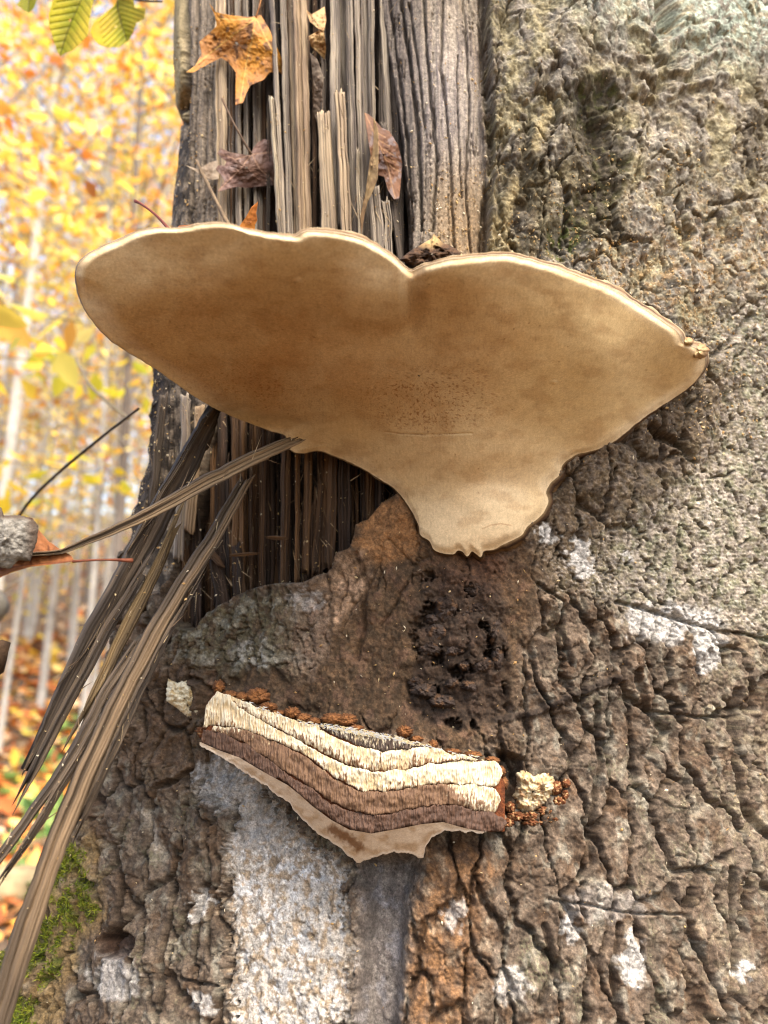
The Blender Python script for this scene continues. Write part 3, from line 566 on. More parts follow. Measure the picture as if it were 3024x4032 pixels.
# ------------------------------------------------------------------ split wood: upright slats of the trunk
TAN = (C(182, 160, 128), C(142, 122, 98)); GREY = (C(162, 148, 128), C(118, 106, 94)); DARK = (C(92, 80, 68), C(70, 60, 50)); WARM = (C(168, 144, 112), C(128, 106, 82)); PALE = (C(192, 176, 148), C(150, 134, 114))
BRN = (C(104, 76, 50), C(72, 54, 38)); DBR = (C(70, 52, 38), C(50, 39, 30)); LBR = (C(132, 98, 64), C(94, 70, 48))
def vslat(x0, y0, x1, y1, wpx, off, tone, thick=0.005, ragged=0.004):
    k = 5; xs = np.linspace(x0, x1, k) + rng.normal(0, 2.0, k); ys = np.linspace(y0, y1, k)
    Y = surf(xs, ys) + off + rng.normal(0, 0.0008, k)
    f = np.clip(rng.normal(1, 0.06, k), 0.8, 1.2)
    splinter('wood_slat', list(zip(xs, ys, Y)), wpx * f, thick, tone, tree, ragged)
for x in np.arange(866, 1590, 27):
    vslat(x, -420, x + rng.uniform(-10, 26) * (x > 980), 1040, rng.choice([16, 24, 34, 52]), rng.uniform(0.014, 0.036), [DARK, GREY, DARK, BRN][rng.integers(4)])
for a in ((868, -420, 874, 960, 50, 0.006, TAN), (908, -420, 910, 940, 27, 0.017, GREY), (936, -420, 941, 940, 27, 0.013, GREY), (964, -420, 972, 940, 24, 0.019, GREY), (1003, -420, 1010, 940, 22, 0.022, GREY),
          (1046, -420, 1120, 960, 27, 0.002, GREY), (1071, 395, 1106, 960, 24, -0.003, PALE), (1104, -420, 1142, 960, 30, 0.005, GREY), (1138, -420, 1168, 960, 24, 0.010, TAN), (1168, -420, 1204, 980, 62, 0.003, WARM),
          (1312, -420, 1326, 900, 46, 0.014, GREY), (1275, 455, 1302, 1000, 64, -0.002, TAN), (1336, 368, 1370, 1000, 48, -0.004, TAN), (1362, -420, 1400, 960, 36, 0.009, GREY), (1398, -420, 1424, 960, 28, 0.008, GREY), (1428, -420, 1446, 960, 30, 0.013, GREY),
          (1456, -420, 1474, 980, 30, 0.009, GREY), (1410, 600, 1412, 960, 16, 0.0, PALE), (1472, 745, 1494, 1060, 52, 0.0, GREY), (1520, 800, 1538, 1080, 36, 0.004, GREY), (1498, -420, 1540, 900, 34, 0.016, GREY), (1530, -420, 1572, 1080, 30, 0.020, DARK), (1512, 500, 1585, 1080, 30, 0.012, DARK)):
    vslat(*a)
bx = np.array([640, 700, 760, 920, 1200, 1290, 1370, 1450, 1570]); by = np.array([2390, 2440, 2460, 2350, 2300, 2255, 2170, 2070, 1960])
for x in np.arange(690, 1570, 23):
    yb = np.interp(x, bx, by) + rng.uniform(5, 30); top = 1350 if x > 820 else np.interp(x, [690, 820], [2150, 1600])
    if rng.random() < 0.25: top = rng.uniform(1750, 2050)
    vslat(x - rng.uniform(0, 6), min(top, yb - 150), x, yb, rng.choice([14, 24, 38, 56]), rng.uniform(0.022, 0.048), [DBR, BRN, DBR, BRN, LBR][rng.integers(5)], 0.006, 0.012)
for a in ((1222, 1500, 1206, 2250, 34, 0.022, LBR), (1310, 1500, 1290, 2230, 60, 0.026, BRN), (1262, 1900, 1240, 2260, 26, 0.020, BRN), (1130, 1500, 1120, 2300, 40, 0.024, BRN), (1040, 1500, 1030, 2320, 30, 0.028, BRN), (1176, 1700, 1170, 2290, 20, 0.018, LBR),
          (960, 1600, 945, 2330, 40, 0.030, BRN), (880, 1600, 860, 2380, 44, 0.024, DBR), (850, 2200, 880, 2400, 60, 0.010, DBR), (930, 2150, 935, 2360, 40, 0.014, DBR), (1390, 1600, 1380, 2080, 44, 0.040, DBR), (735, 1560, 705, 2200, 40, 0.004, GREY), (790, 1600, 742, 2100, 44, 0.006, WARM), (640, 1560, 600, 2000, 36, 0.0, DARK)):
    vslat(*a)

# ------------------------------------------------------------------ loose splinters leaning across the trunk
GW = 'long dry splinters leaning against the split trunk'
DK = (C(104, 88, 70), C(66, 56, 46)); MD = (C(138, 114, 84), C(94, 78, 60)); YL = (C(128, 106, 72), C(88, 72, 50))
def loose(label, pts, w_, thick, tone, ragged=0.02, cat='splinter', group=GW, nm='wood_splinter'):
    o = splinter(nm, pts, np.asarray(w_) * (0.80 if nm == 'wood_splinter' else 1.0), thick, tone, None, ragged); return tag(o, label, cat, group)
loose('brown splinter lying crosswise over the others, its pointed end sticking out past the trunk', [(1150, 1740, 0.575), (1000, 1800, 0.545), (800, 1905, 0.520), (600, 2015, 0.505), (430, 2095, 0.497), (240, 2172, 0.494), (70, 2190, 0.4935)], [62, 70, 76, 66, 44, 24, 18], 0.006, MD, 0.012)
loose('broad dark splinter slab running from under the big fungus to a forked broken tip', [(850, 1600, 0.625), (760, 1790, 0.60), (640, 2000, 0.575), (500, 2260, 0.555), (370, 2490, 0.545), (215, 2790, 0.535), (95, 3035, 0.53)], [100, 116, 124, 122, 104, 76, 50], 0.007, DK, 0.03)
loose('dark narrow splinter beside the broad slab, ending in a frayed tip', [(560, 2260, 0.548), (420, 2480, 0.540), (290, 2730, 0.532), (180, 2940, 0.528), (105, 3085, 0.525)], [44, 54, 54, 48, 24], 0.005, DK, 0.02)
loose('pale edged strip of wood along the upper side of the broad slab', [(835, 1610, 0.617), (720, 1800, 0.588), (620, 1970, 0.568), (500, 2180, 0.550)], [22, 26, 30, 12], 0.006, MD, 0.01)
loose('thin dark wood fibre hanging free from the broad slab', [(600, 2060, 0.56), (500, 2270, 0.552), (420, 2420, 0.545), (330, 2570, 0.535), (232, 2695, 0.525)], [16, 24, 24, 16, 5], 0.003, DK, 0.006)
loose('longest brown splinter, square upper end below the big fungus, foot by the mossy root', [(965, 1900, 0.585), (860, 2080, 0.56), (740, 2270, 0.54), (600, 2500, 0.522), (450, 2790, 0.51), (330, 3060, 0.50), (220, 3330, 0.492), (110, 3640, 0.485), (10, 3960, 0.48), (-60, 4230, 0.475)], [64, 74, 84, 88, 92, 98, 104, 110, 112, 106], 0.008, (C(126, 104, 78), C(84, 70, 54)), 0.010)
loose('dark strip lying along the lower side of the longest splinter', [(760, 2330, 0.535), (650, 2520, 0.522), (520, 2780, 0.512), (420, 3000, 0.505), (330, 3200, 0.50)], [16, 36, 50, 56, 30], 0.008, DK, 0.03)
loose('yellowish brown splinter wedged between the broad slab and the longest one', [(690, 2080, 0.565), (600, 2270, 0.552), (510, 2450, 0.543), (420, 2640, 0.535), (330, 2830, 0.527)], [40, 58, 64, 56, 36], 0.005, YL, 0.02)
loose('straight dark splinter reaching out past the longest one to a blunt tip', [(540, 2530, 0.528), (420, 2720, 0.520), (300, 2940, 0.512), (160, 3150, 0.503), (-20, 3400, 0.495)], [44, 52, 54, 50, 44], 0.006, DK, 0.012)
loose('short brown splinter with a sharp point below the blunt one', [(360, 2890, 0.508), (250, 3080, 0.50), (140, 3260, 0.493), (42, 3410, 0.488)], [40, 44, 40, 18], 0.005, DK, 0.012)
for (x0, y0, x1, y1, wv, lab, tn) in ((1050, 2115, 1130, 2120, 16, 'small reddish wood chip stuck level in the dark hollow', LBR), (912, 2185, 1020, 2178, 14, 'thin level wood sliver stuck in the dark hollow, beside upright slats', LBR), (820, 2165, 880, 2235, 30, 'stubby wood chip tilted against the longest splinter in the hollow', BRN)):
    Y = float(surf((x0 + x1) / 2, (y0 + y1) / 2)) + 0.005
    loose(lab, [(x0, y0, Y), ((2 * x0 + x1) / 3, (2 * y0 + y1) / 3, Y), ((x0 + 2 * x1) / 3, (y0 + 2 * y1) / 3, Y), (x1, y1, Y)], [wv * 0.7, wv, wv, wv * 0.6], 0.003, tn, 0.003, 'wood chip', 'wood chips in the hollow', 'wood_chip')

# ------------------------------------------------------------------ the big bracket fungus
OUT = [(300, 1095), (305, 1050), (325, 1020), (370, 990), (430, 962), (470, 945), (520, 920), (600, 902), (700, 898), (760, 888), (830, 878), (900, 884), (950, 900), (1010, 912), (1090, 925), (1160, 930), (1190, 915), (1230, 908), (1330, 918), (1420, 940), (1490, 975),
       (1550, 1015), (1590, 1050), (1618, 1068), (1650, 1055), (1720, 1032), (1800, 1018), (1900, 1008), (2000, 1004), (2080, 1022), (2180, 1050), (2300, 1095), (2420, 1145), (2520, 1205), (2610, 1265), (2670, 1310), (2690, 1350), (2740, 1372), (2775, 1400), (2770, 1450), (2730, 1510),
       (2650, 1570), (2570, 1620), (2500, 1672), (2430, 1730), (2350, 1770), (2270, 1790), (2215, 1830), (2205, 1870), (2165, 1905), (2150, 1940), (2160, 1975), (2130, 2030), (2080, 2070), (2050, 2110), (1990, 2140), (1940, 2165), (1905, 2170), (1893, 2192), (1875, 2180), (1858, 2172), (1840, 2190), (1820, 2172), (1800, 2168),
       (1785, 2182), (1750, 2180), (1710, 2165), (1690, 2130), (1655, 2105), (1645, 2060), (1610, 1995), (1560, 1930), (1500, 1890), (1420, 1840), (1330, 1800), (1260, 1775), (1200, 1782), (1160, 1780), (1130, 1755), (1124, 1715), (1060, 1695), (980, 1665), (880, 1625), (780, 1570), (680, 1500), (580, 1430), (480, 1370), (400, 1305), (350, 1240), (315, 1170)]
DEP = [(300, 1095, 0.455), (470, 945, 0.43), (700, 898, 0.405), (900, 884, 0.392), (1160, 930, 0.395), (1330, 918, 0.40), (1490, 975, 0.412), (1618, 1068, 0.430), (1800, 1018, 0.418), (2000, 1004, 0.425), (2300, 1095, 0.455), (2520, 1205, 0.50), (2690, 1350, 0.545),
       (2775, 1400, 0.575), (2650, 1570, None), (2430, 1730, None), (2215, 1830, None), (2150, 1940, None), (2050, 2110, None), (1890, 2185, None), (1700, 2160, None), (1645, 2060, None), (1560, 1930, None), (1330, 1800, None), (1124, 1715, 0.600), (880, 1625, 0.575), (680, 1500, 0.545), (480, 1370, 0.510), (350, 1240, 0.478),
       (800, 1200, 0.452), (1200, 1300, 0.470), (1600, 1350, 0.480), (2000, 1350, 0.478), (2350, 1400, 0.505), (1300, 1550, 0.520), (1700, 1650, 0.535), (2050, 1650, 0.540), (1800, 1950, 0.578), (600, 1150, 0.448), (1000, 1500, 0.527)]
DEP = [(a, b, (float(surf(a, b)) - 0.012) if c is None else c) for a, b, c in DEP]
fdep = tps([(a, b) for a, b, _ in DEP], [c for _, _, c in DEP], 2e-4)
fungus = empty('bracket_fungus', 'big tan bracket fungus seen from below, two broad lobes with a notch in the rim', 'fungus', tuple(at(1800, 1900, 0.6)))
NO = 1150; NRG = 190
O = resample(OUT, NO, True); cf = np.array([1650.0, 1480.0])
k_ = np.arange(NO); nrm = np.gradient(np.vstack([O[-3:], O, O[:3]]), axis=0)[3:-3]; nrm = unit(np.stack([nrm[:, 1], -nrm[:, 0]], -1))
if ((O - cf) * nrm).sum() < 0: nrm = -nrm
O = O + nrm * (3.0 * fbm(k_ * 0.10, k_ * 0 + 1, 3, 330))[:, None]
rr = 1 - (1 - np.linspace(0.004, 1, NRG)) ** 1.15
P = cf + (O[None] - cf) * rr[:, None, None]; x = P[..., 0]; y = P[..., 1]
low_left = ss(1180, 1000, O[:, 0]) * ss(1080, 1180, O[:, 1])           # the rounded free margin of the left lobe
leftrim = ss(900, 500, O[:, 0]) * (1 - low_left)
dO = (1 - rr)[:, None] * np.linalg.norm(O - cf, axis=1)[None]          # px from the margin
Yu = fdep(x, y)
Yu = Yu + (0.0035 + 0.004 * leftrim) * ss(45, 0, dO) ** 2 + 0.030 * low_left[None] * (ss(190, 0, dO) ** 2.2)
cre = ss(60, 0, np.abs(x - 1622 - 0.02 * (y - 1060))) * ss(1420, 1060, y)
sb = lambda *a: ss(0, 1, ell(x, y, *a))
Yu = Yu + 0.006 * cre - 0.010 * sb(1470, 1130, 260, 220) - 0.004 * sb(1780, 1120, 260, 160)
Yu = Yu - 0.005 * sb(1000, 1060, 360, 240) + 0.004 * sb(780, 1000, 240, 180) - 0.0015 * ell(x, y, 1170, 1110, 26, 22) - 0.0009 * ell(x, y, 1030, 1212, 14, 12) - 0.001 * ell(x, y, 2182, 1505, 14, 12)
Yu = Yu + 0.006 * sb(2000, 1900, 240, 130) - 0.004 * sb(1850, 1800, 500, 200) + 0.0012 * fbm(x / 260, y / 200, 3, 331)
crk, _ = seg_dist(x, y, [(1515, 1700), (1580, 1708), (1680, 1712), (1760, 1708), (1860, 1706)]); Yu = Yu + 0.0006 * ss(5, 1, crk)
ca, cb_, cc_, cd_ = C(200, 176, 138), C(168, 131, 88), C(142, 105, 68), C(222, 203, 172)
u1 = fbm(x / 300, y / 240, 4, 332); u2 = fbm(x / 60, y / 60, 4, 333); u3 = fbm(x / 14, y / 9, 3, 334)
t_b = np.clip(0.10 + 0.70 * ell(x, y, 1250, 1330, 900, 330) ** 0.5 + 0.30 * u1 + 0.35 * ell(x, y, 1050, 1500, 600, 160), 0, 1) * ss(0, 120, dO)
fc = mixc(ca, cb_, t_b)
fc = mixc(fc, cc_, 0.6 * np.clip(0.55 * ell(x, y, 800, 1230, 460, 130) + 0.6 * ell(x, y, 1240, 1270, 300, 110) + 0.45 * ell(x, y, 1650, 1560, 420, 190) + 0.35 * ell(x, y, 1050, 1480, 500, 120), 0, 1) * (0.8 + 0.4 * u2))
fc = mixc(fc, C(204, 178, 130), ss(1750, 2300, x) * ss(1000, 1200, y) * ss(1900, 1600, y) * 0.55)
fc = mixc(fc, cd_, np.clip(1.0 * ell(x, y, 1490, 1120, 190, 170) + 1.3 * ell(x, y, 1850, 2090, 380, 200) ** 0.7 + 0.9 * ss(70, 8, dO + 60 * np.abs(u1)) * (1 - 0.6 * low_left) + 0.6 * ell(x, y, 2000, 1910, 180, 100) + 0.5 * ss(90, 10, dO) * ss(2300, 2600, x), 0, 1) * 0.85)
fc = mixc(fc, C(150, 114, 76), 0.45 * ell(x, y, 1640, 1170, 60, 150) ** 0.6 * (x > 1605))
fc = mixc(fc, C(122, 78, 42), ss(0.25, 0.45, u3 + 0.25 * u2) * np.clip(1.6 * ell(x, y, 1700, 1570, 360, 200) + 1.0 * ell(x, y, 1000, 1500, 480, 170), 0, 1) * 0.75)
spk1, _s2, ids = voro(x / 13 + 0.8 * u2, y / 9 + 0.8 * u3, 335); fc = mixc(fc, C(120, 68, 34), ss(0.30, 0.12, spk1 + 0.25 * (1 - ids)) * (ids > 0.55) * np.clip(2.0 * ell(x, y, 1690, 1560, 400, 210) + 0.9 * u1 + 0.5 * u2 - 0.35, 0, 1) * 0.6)
fc = mixc(fc, C(150, 112, 70), ss(0.0, 0.45, fbm(x / 120 + 5, y / 70, 4, 337)) * 0.30)
fc = mixc(fc, C(214, 192, 154), ss(0.1, 0.45, fbm(x / 120 + 3, y / 120, 4, 338)) * 0.12)
scr = fbm(x / 7 + 0.3 * u1, y / 60, 3, 339); fc = fc * (1 - 0.10 * ss(0.2, 0.45, scr))[..., None]
spk2, _s2, ids2 = voro(x / 34 + 7, y / 30, 336); fc = mixc(fc, C(100, 64, 36), ss(0.14, 0.06, spk2) * (ids2 > 0.93) * ss(-0.1, 0.3, u1) * 0.6)
fc = mixc(fc, C(110, 74, 44), ss(3.5, 1.0, crk + 6 * np.abs(u2)) * 0.6)
hair, _ = seg_dist(x, y, [(1900, 2082), (1930, 2068), (1970, 2062), (2010, 2068)]); fc = mixc(fc, C(150, 108, 66), ss(4, 1, hair) * 0.5)
fc = fc * (1 + 0.06 * u1 + 0.06 * u2 + 0.10 * u3 * (0.5 + ss(1500, 700, x)) - 0.10 * ss(0.15, 0.4, fbm(x / 9, y / 22, 3, 344)) * ss(0.0, 0.3, u2 + 0.15))[..., None]
fc = np.clip(fc * (np.array([1.16, 1.11, 0.98]) * (1 + 0.10 * ss(1500, 2100, x) + 0.08 * ss(1700, 2050, y))[..., None]), 0, 0.85)
put(mk('pore_surface', at(x, y, Yu), [gridf(NRG, NO, True)[:, ::-1], ], M_pore, None, fc.reshape(-1, 3)), fungus)
# the crust: lip round the margin and the upper side running back to the trunk
Om = O; ang_top = ss(1180, 1050, O[:, 1] - 0.25 * np.maximum(O[:, 0] - 1700, 0)) 
def ramp(*kv):
    p_ = np.array(kv, float); return np.interp(k_ / NO * 1.0, p_[:, 0], p_[:, 1])
def near(px_, py_):
    return int(np.argmin(np.hypot(O[:, 0] - px_, O[:, 1] - py_))) / NO
tt = [(0, 0.5), (near(760, 888), 0.45), (near(1160, 930), 0.7), (near(1330, 918), 1.3), (near(1590, 1050), 0.6), (near(1650, 1055), 0.9), (near(2000, 1004), 1.0), (near(2300, 1095), 1.7), (near(2610, 1265), 1.7), (near(2740, 1372), 2.4), (near(2770, 1450), 0.9), (near(2730, 1510), 0.2), (near(2500, 1672), 0.6), (near(2350, 1770), 1.4), (near(2205, 1870), 2.2), (near(2160, 1975), 2.6), (near(2050, 2110), 2.0), (near(1905, 2170), 0.8), (near(1710, 2165), 0.4), (near(1560, 1930), 0.3), (near(1124, 1715), 0.2), (near(880, 1625), 0.0), (1, 0.5)]
tt = sorted(tt); lip = np.interp(k_ / NO, [a for a, _ in tt], [b for _, b in tt]) * np.where(O[:, 1] > 1500, 1.0, 0.62) * (1 + 0.35 * fbm(k_ * 0.05, k_ * 0 + 4, 3, 340))
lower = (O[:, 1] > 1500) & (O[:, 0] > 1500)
Y0 = Yu[-1]
rings = [(0, 0.0), (5, 0.0012), (9, 0.003), (8, 0.0050), (12, 0.0062), (17, 0.009), (18, 0.013), (14, 0.019), (4, 0.028)]
RV = []; RCOL = []
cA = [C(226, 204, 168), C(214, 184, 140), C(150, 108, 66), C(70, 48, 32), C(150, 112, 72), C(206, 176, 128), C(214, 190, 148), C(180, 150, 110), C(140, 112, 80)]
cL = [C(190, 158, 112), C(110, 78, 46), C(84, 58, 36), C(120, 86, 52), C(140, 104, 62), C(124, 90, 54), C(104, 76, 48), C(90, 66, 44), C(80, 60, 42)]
Ysf = surf(O[:, 0], O[:, 1])
for i, (of, dy) in enumerate(rings):
    wv = 1 + 0.5 * fbm(k_ * 0.07 + i * 0.8, k_ * 0 + i * 0.3, 3, 341)
    q = O + nrm * (of * lip * wv)[:, None]
    Yq = Y0 + dy * (0.4 + 0.8 * np.clip(lip, 0, 1.2)) * (1 - 0.7 * low_left) + 0.02 * low_left * (dy / 0.028)
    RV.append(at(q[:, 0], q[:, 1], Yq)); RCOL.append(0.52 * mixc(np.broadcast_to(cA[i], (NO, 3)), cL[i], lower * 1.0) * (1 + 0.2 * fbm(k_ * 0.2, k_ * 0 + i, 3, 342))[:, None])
q0 = O + nrm * (4 * lip)[:, None]
for i, (scl, dy) in enumerate(((0.97, 0.05), (0.9, 0.085), (0.78, 0.115), (0.6, 0.14), (0.4, 0.155))):
    q = cf + (q0 - cf) * scl; Yq = np.minimum(fdep(q[:, 0], q[:, 1]) + dy * 0.8, 0.66)
    RV.append(at(q[:, 0], q[:, 1], Yq)); RCOL.append(np.broadcast_to(C(120, 100, 78), (NO, 3)) * (1 + 0.2 * fbm(k_ * 0.03, k_ * 0 + i, 3, 343))[:, None])
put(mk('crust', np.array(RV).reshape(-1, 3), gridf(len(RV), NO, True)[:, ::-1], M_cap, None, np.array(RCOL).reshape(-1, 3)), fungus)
# knobs on the right-hand end of the crust
for (kx, ky, kr) in ((2748, 1382, 44), (2708, 1345, 24)):
    th = np.linspace(0, 2 * math.pi, 16, endpoint=False)
    patch('crust_knob', [(kx + kr * math.cos(t), ky + kr * 0.75 * math.sin(t)) for t in th], (kx, ky), plane_depth(float(fdep(kx, ky)) + 0.006), 0.012, lambda x, y, r: mixc(C(206, 180, 132), C(150, 112, 70), r), M_cap, fungus, 10, 48, False, 0.010, 0.006, 0.003, 0.2, kx)

# ------------------------------------------------------------------ the broken lower fungus
cut = empty('broken_fungus', 'broken-off fungus stump showing brown and cream tube layers in cross-section', 'fungus', tuple(at(1450, 3200, 0.6)))
def curve(pts): p_ = np.array(pts, float); return lambda x: np.interp(x, p_[:, 0], p_[:, 1])
T0 = curve([(790, 2800), (812, 2770), (850, 2720), (905, 2738), (958, 2762), (1077, 2806), (1208, 2849), (1294, 2858), (1425, 2882), (1533, 2898), (1685, 2936), (1772, 2968), (1859, 2978), (1935, 3010), (1975, 3056), (2000, 3100)])
L1 = curve([(1250, 2862), (1300, 2890), (1400, 2935), (1511, 2958), (1600, 2950), (1690, 2936), (1760, 2966)])
L2 = curve([(900, 2750), (960, 2800), (1034, 2838), (1164, 2907), (1251, 2956), (1360, 3010), (1468, 3037), (1577, 3032), (1707, 3005), (1848, 2992), (1900, 2996)])
L3 = curve([(800, 2862), (870, 2856), (958, 2872), (1088, 2920), (1208, 2979), (1316, 3064), (1425, 3116), (1555, 3113), (1685, 3088), (1848, 3086), (1910, 3094), (1980, 3110)])
L4 = curve([(790, 2872), (833, 2876), (958, 2922), (1067, 3000), (1208, 3093), (1338, 3178), (1468, 3211), (1577, 3195), (1707, 3168), (1800, 3172), (1900, 3196), (1990, 3215)])
BT = curve([(787, 2922), (869, 2958), (941, 2983), (1037, 3040), (1134, 3093), (1182, 3132), (1230, 3175), (1302, 3228), (1375, 3268), (1463, 3283), (1571, 3264), (1662, 3246), (1746, 3238), (1800, 3254), (1855, 3267), (1909, 3276), (1995, 3276)])
UB = curve([(780, 2930), (792, 2938), (869, 2980), (917, 3009), (965, 3045), (1037, 3086), (1086, 3129), (1140, 3160), (1164, 3196), (1200, 3236), (1251, 3283), (1300, 3312), (1338, 3337), (1375, 3372), (1403, 3397), (1468, 3381), (1510, 3362), (1555, 3357), (1609, 3359), (1650, 3376), (1668, 3378), (1674, 3337), (1700, 3297), (1750, 3273), (1800, 3272), (1902, 3281), (1920, 3282)])
ycut = tps([(800, 2850), (1400, 2900), (1400, 3250), (1900, 3000), (1950, 3270), (1150, 3050), (1650, 3100)], [0.592, 0.553, 0.545, 0.568, 0.562, 0.557, 0.548])
CREAM, CRM2, BR1, BR2, BR3, DKB = C(242, 228, 196), C(214, 188, 142), C(118, 84, 56), C(92, 64, 44), C(148, 106, 70), C(74, 44, 26)
def layer(name, fa, fb, xa, xb, creamf, brown_a, brown_b, gap=5, proud=0.0, endround=0.0, nseed=0):
    nu = 1000; nv = 22; u = np.linspace(0, 1, nu); X_ = xa + (xb - xa) * u
    ya = fa(X_) + gap * (0.5 + 3.0 * fbm(X_ / 70, X_ * 0 + nseed + 9, 2, 355)) + 3.0 * fbm(X_ / 9, X_ * 0 + nseed, 3, 350) + 8.0 * fbm(X_ / 45, X_ * 0 + nseed, 3, 359); yb = fb(X_) - gap * (0.5 + 3.0 * fbm(X_ / 60, X_ * 0 + nseed + 5, 2, 356)) + 3.5 * fbm(X_ / 8, X_ * 0 + nseed + 3, 3, 351) + 8.0 * fbm(X_ / 45, X_ * 0 + nseed + 1, 3, 359)
    mid = (ya + yb) / 2; hf = np.maximum((yb - ya) / 2, 0.8)
    if endround:
        er = np.sqrt(np.clip(1 - np.clip((X_ - (xb - endround)) / endround, 0, 1) ** 2, 0.02, 1)); hf = hf * er
    v = np.linspace(-1, 1, nv)[:, None]; Yp = mid[None] + v * hf[None]; Xp = np.broadcast_to(X_, Yp.shape) + 5 * v * np.sin(X_ / 170.0)[None]
    st = fbm(Xp / 10, Yp / 60 + nseed * 3, 4, 352, 0.65); st2 = fbm(Xp / 4.0 + 30, Yp / 45 + nseed, 2, 353); lo = fbm(Xp / 60, Yp / 60 + nseed, 3, 354); s2q = fbm(Xp / 9 + nseed, Yp / 26, 4, 358, 0.65)
    Yd = ycut(Xp, Yp) - proud + 0.0006 * st + 0.0003 * st2 + 0.0024 * lo + 0.0008 * s2q + 0.0010 * np.abs(v) ** 6
    cf_ = creamf(Xp, (Yp - ya[None]) / np.maximum((yb - ya)[None], 1))
    vn_ = (v + 1) / 2; stc = fbm(X_ / 11, X_ * 0 + nseed * 2.7, 4, 357, 0.7)[None]
    s2d = fbm(Xp / 9 + nseed, Yp / 26, 4, 358, 0.65)
    t_ = ss(-0.24, 0.24, cf_ - 0.18 + 0.95 * s2d + 0.55 * stc + 0.35 * lo - 0.75 * vn_ + 0.12)
    br_ = mixc(brown_a, brown_b, ss(-0.3, 0.3, st + 0.6 * st2)); cr_ = mixc(CREAM, CRM2, ss(-0.2, 0.4, st2 + lo))
    cl = mixc(br_, cr_ * 1.04, t_) * 0.72
    P0 = at(Xp, Yp, Yd); bt = at(Xp[:1], Yp[:1] + 1, Yd[:1] + 0.05); bb = at(Xp[-1:], Yp[-1:] - 1, Yd[-1:] + 0.05)
    V = np.concatenate([bt, P0, bb]); cl = np.concatenate([np.broadcast_to(DKB, (1, nu, 3)), cl, np.broadcast_to(DKB, (1, nu, 3))])
    return put(mk(name, V.reshape(-1, 3), gridf(nv + 2, nu)[:, ::-1], M_tube, None, cl.reshape(-1, 3)), cut)
bump1 = lambda x, a, b, s: ss(a - s, a + s, x) * ss(b + s, b - s, x)
layer('tube_layer', T0, L1, 1262, 1700, lambda x, v: 0.30 + 0 * x, C(96, 78, 64), C(66, 52, 42), 1.2, 0.000, 0, 1)
layer('tube_layer', lambda x: np.where((x > 1262) & (x < 1700), np.maximum(L1(x), T0(x)), T0(x)), L2, 905, 1880, lambda x, v: 0.80 - 0.15 * ss(1200, 1500, x), C(140, 98, 60), C(110, 76, 46), 1.2, 0.0005, 0, 2)
layer('tube_layer', lambda x: np.where(x < 905, T0(x), L2(x)), L3, 806, 1976, lambda x, v: 0.88 + 0.25 * ss(1600, 1900, x), C(150, 104, 60), C(112, 78, 48), 1.3, 0.0008, 45, 3)
layer('tube_layer', L3, L4, 836, 1968, lambda x, v: -0.45 + 1.05 * ss(1700, 1860, x) + 0.85 * ss(1000, 860, x), C(138, 104, 74), C(112, 82, 58), 1.4, 0.0012, 40, 4)
layer('tube_layer', L4, BT, 795, 1993, lambda x, v: -1.6 + 0 * x, C(104, 74, 54), C(82, 58, 42), 2.6, 0.0015, 30, 5)
# dark core seen in the gaps between the layers
xs = np.linspace(812, 1988, 200); vv = np.linspace(0, 1, 20)[:, None]
ya = T0(xs) + 3; yb = BT(xs) - 2; Yp = ya[None] + (yb - ya)[None] * vv; Xp = np.broadcast_to(xs, Yp.shape)
cl = mixc(C(84, 46, 26), C(116, 64, 34), ss(-0.2, 0.3, fbm(Xp / 30, Yp / 20, 3, 360)))
Vc = np.concatenate([at(Xp[:1], Yp[:1], 0.63), at(Xp, Yp, ycut(Xp, Yp) + 0.0022), at(Xp[-1:], Yp[-1:], 0.63)])
put(mk('core', Vc.reshape(-1, 3), gridf(22, 200)[:, ::-1], M_crumb, None, np.concatenate([cl[:1], cl, cl[-1:]]).reshape(-1, 3)), cut)
# pale pore surface below the break
xs = np.linspace(786, 1915, 420); vv = np.linspace(0, 1, 18)[:, None]; ya = BT(xs) - 1; yb = np.maximum(UB(xs) + 9 * fbm(xs / 26, xs * 0, 4, 361), ya + 1.5)
Yp = ya[None] + (yb - ya)[None] * vv; Xp = np.broadcast_to(xs, Yp.shape)
Yd = ycut(Xp, BT(Xp)) - 0.003 + (np.minimum(surf(Xp, Yp) - 0.003, 0.60) - ycut(Xp, BT(Xp)) + 0.003) * np.clip((Yp - ya[None]) / 150, 0, 1) ** 1.0 * 0.55 + 0.0008 * fbm(Xp / 40, Yp / 30, 3, 362)
cl = mixc(C(214, 192, 164), C(190, 162, 128), ss(-0.2, 0.4, fbm(Xp / 60, Yp / 40, 3, 363) + 0.5 * vv - 0.3)); cl = mixc(cl, C(228, 212, 190), ss(14, 3, (yb - Yp)))
sm, _ = seg_dist(Xp, Yp, [(1310, 3265), (1370, 3300), (1415, 3335)]); cl = mixc(cl, C(120, 82, 48), ss(30, 8, sm + 12 * fbm(Xp / 14, Yp / 14, 3, 364)) * 0.9)
Vp = np.concatenate([at(Xp, Yp, Yd), at(Xp[-1:], Yp[-1:] - 3, Yd[-1:] + 0.04)])
put(mk('pore_surface', Vp.reshape(-1, 3), gridf(19, 420)[:, ::-1], M_pore, None, np.concatenate([cl, cl[-1:] * 0.6]).reshape(-1, 3)), cut)
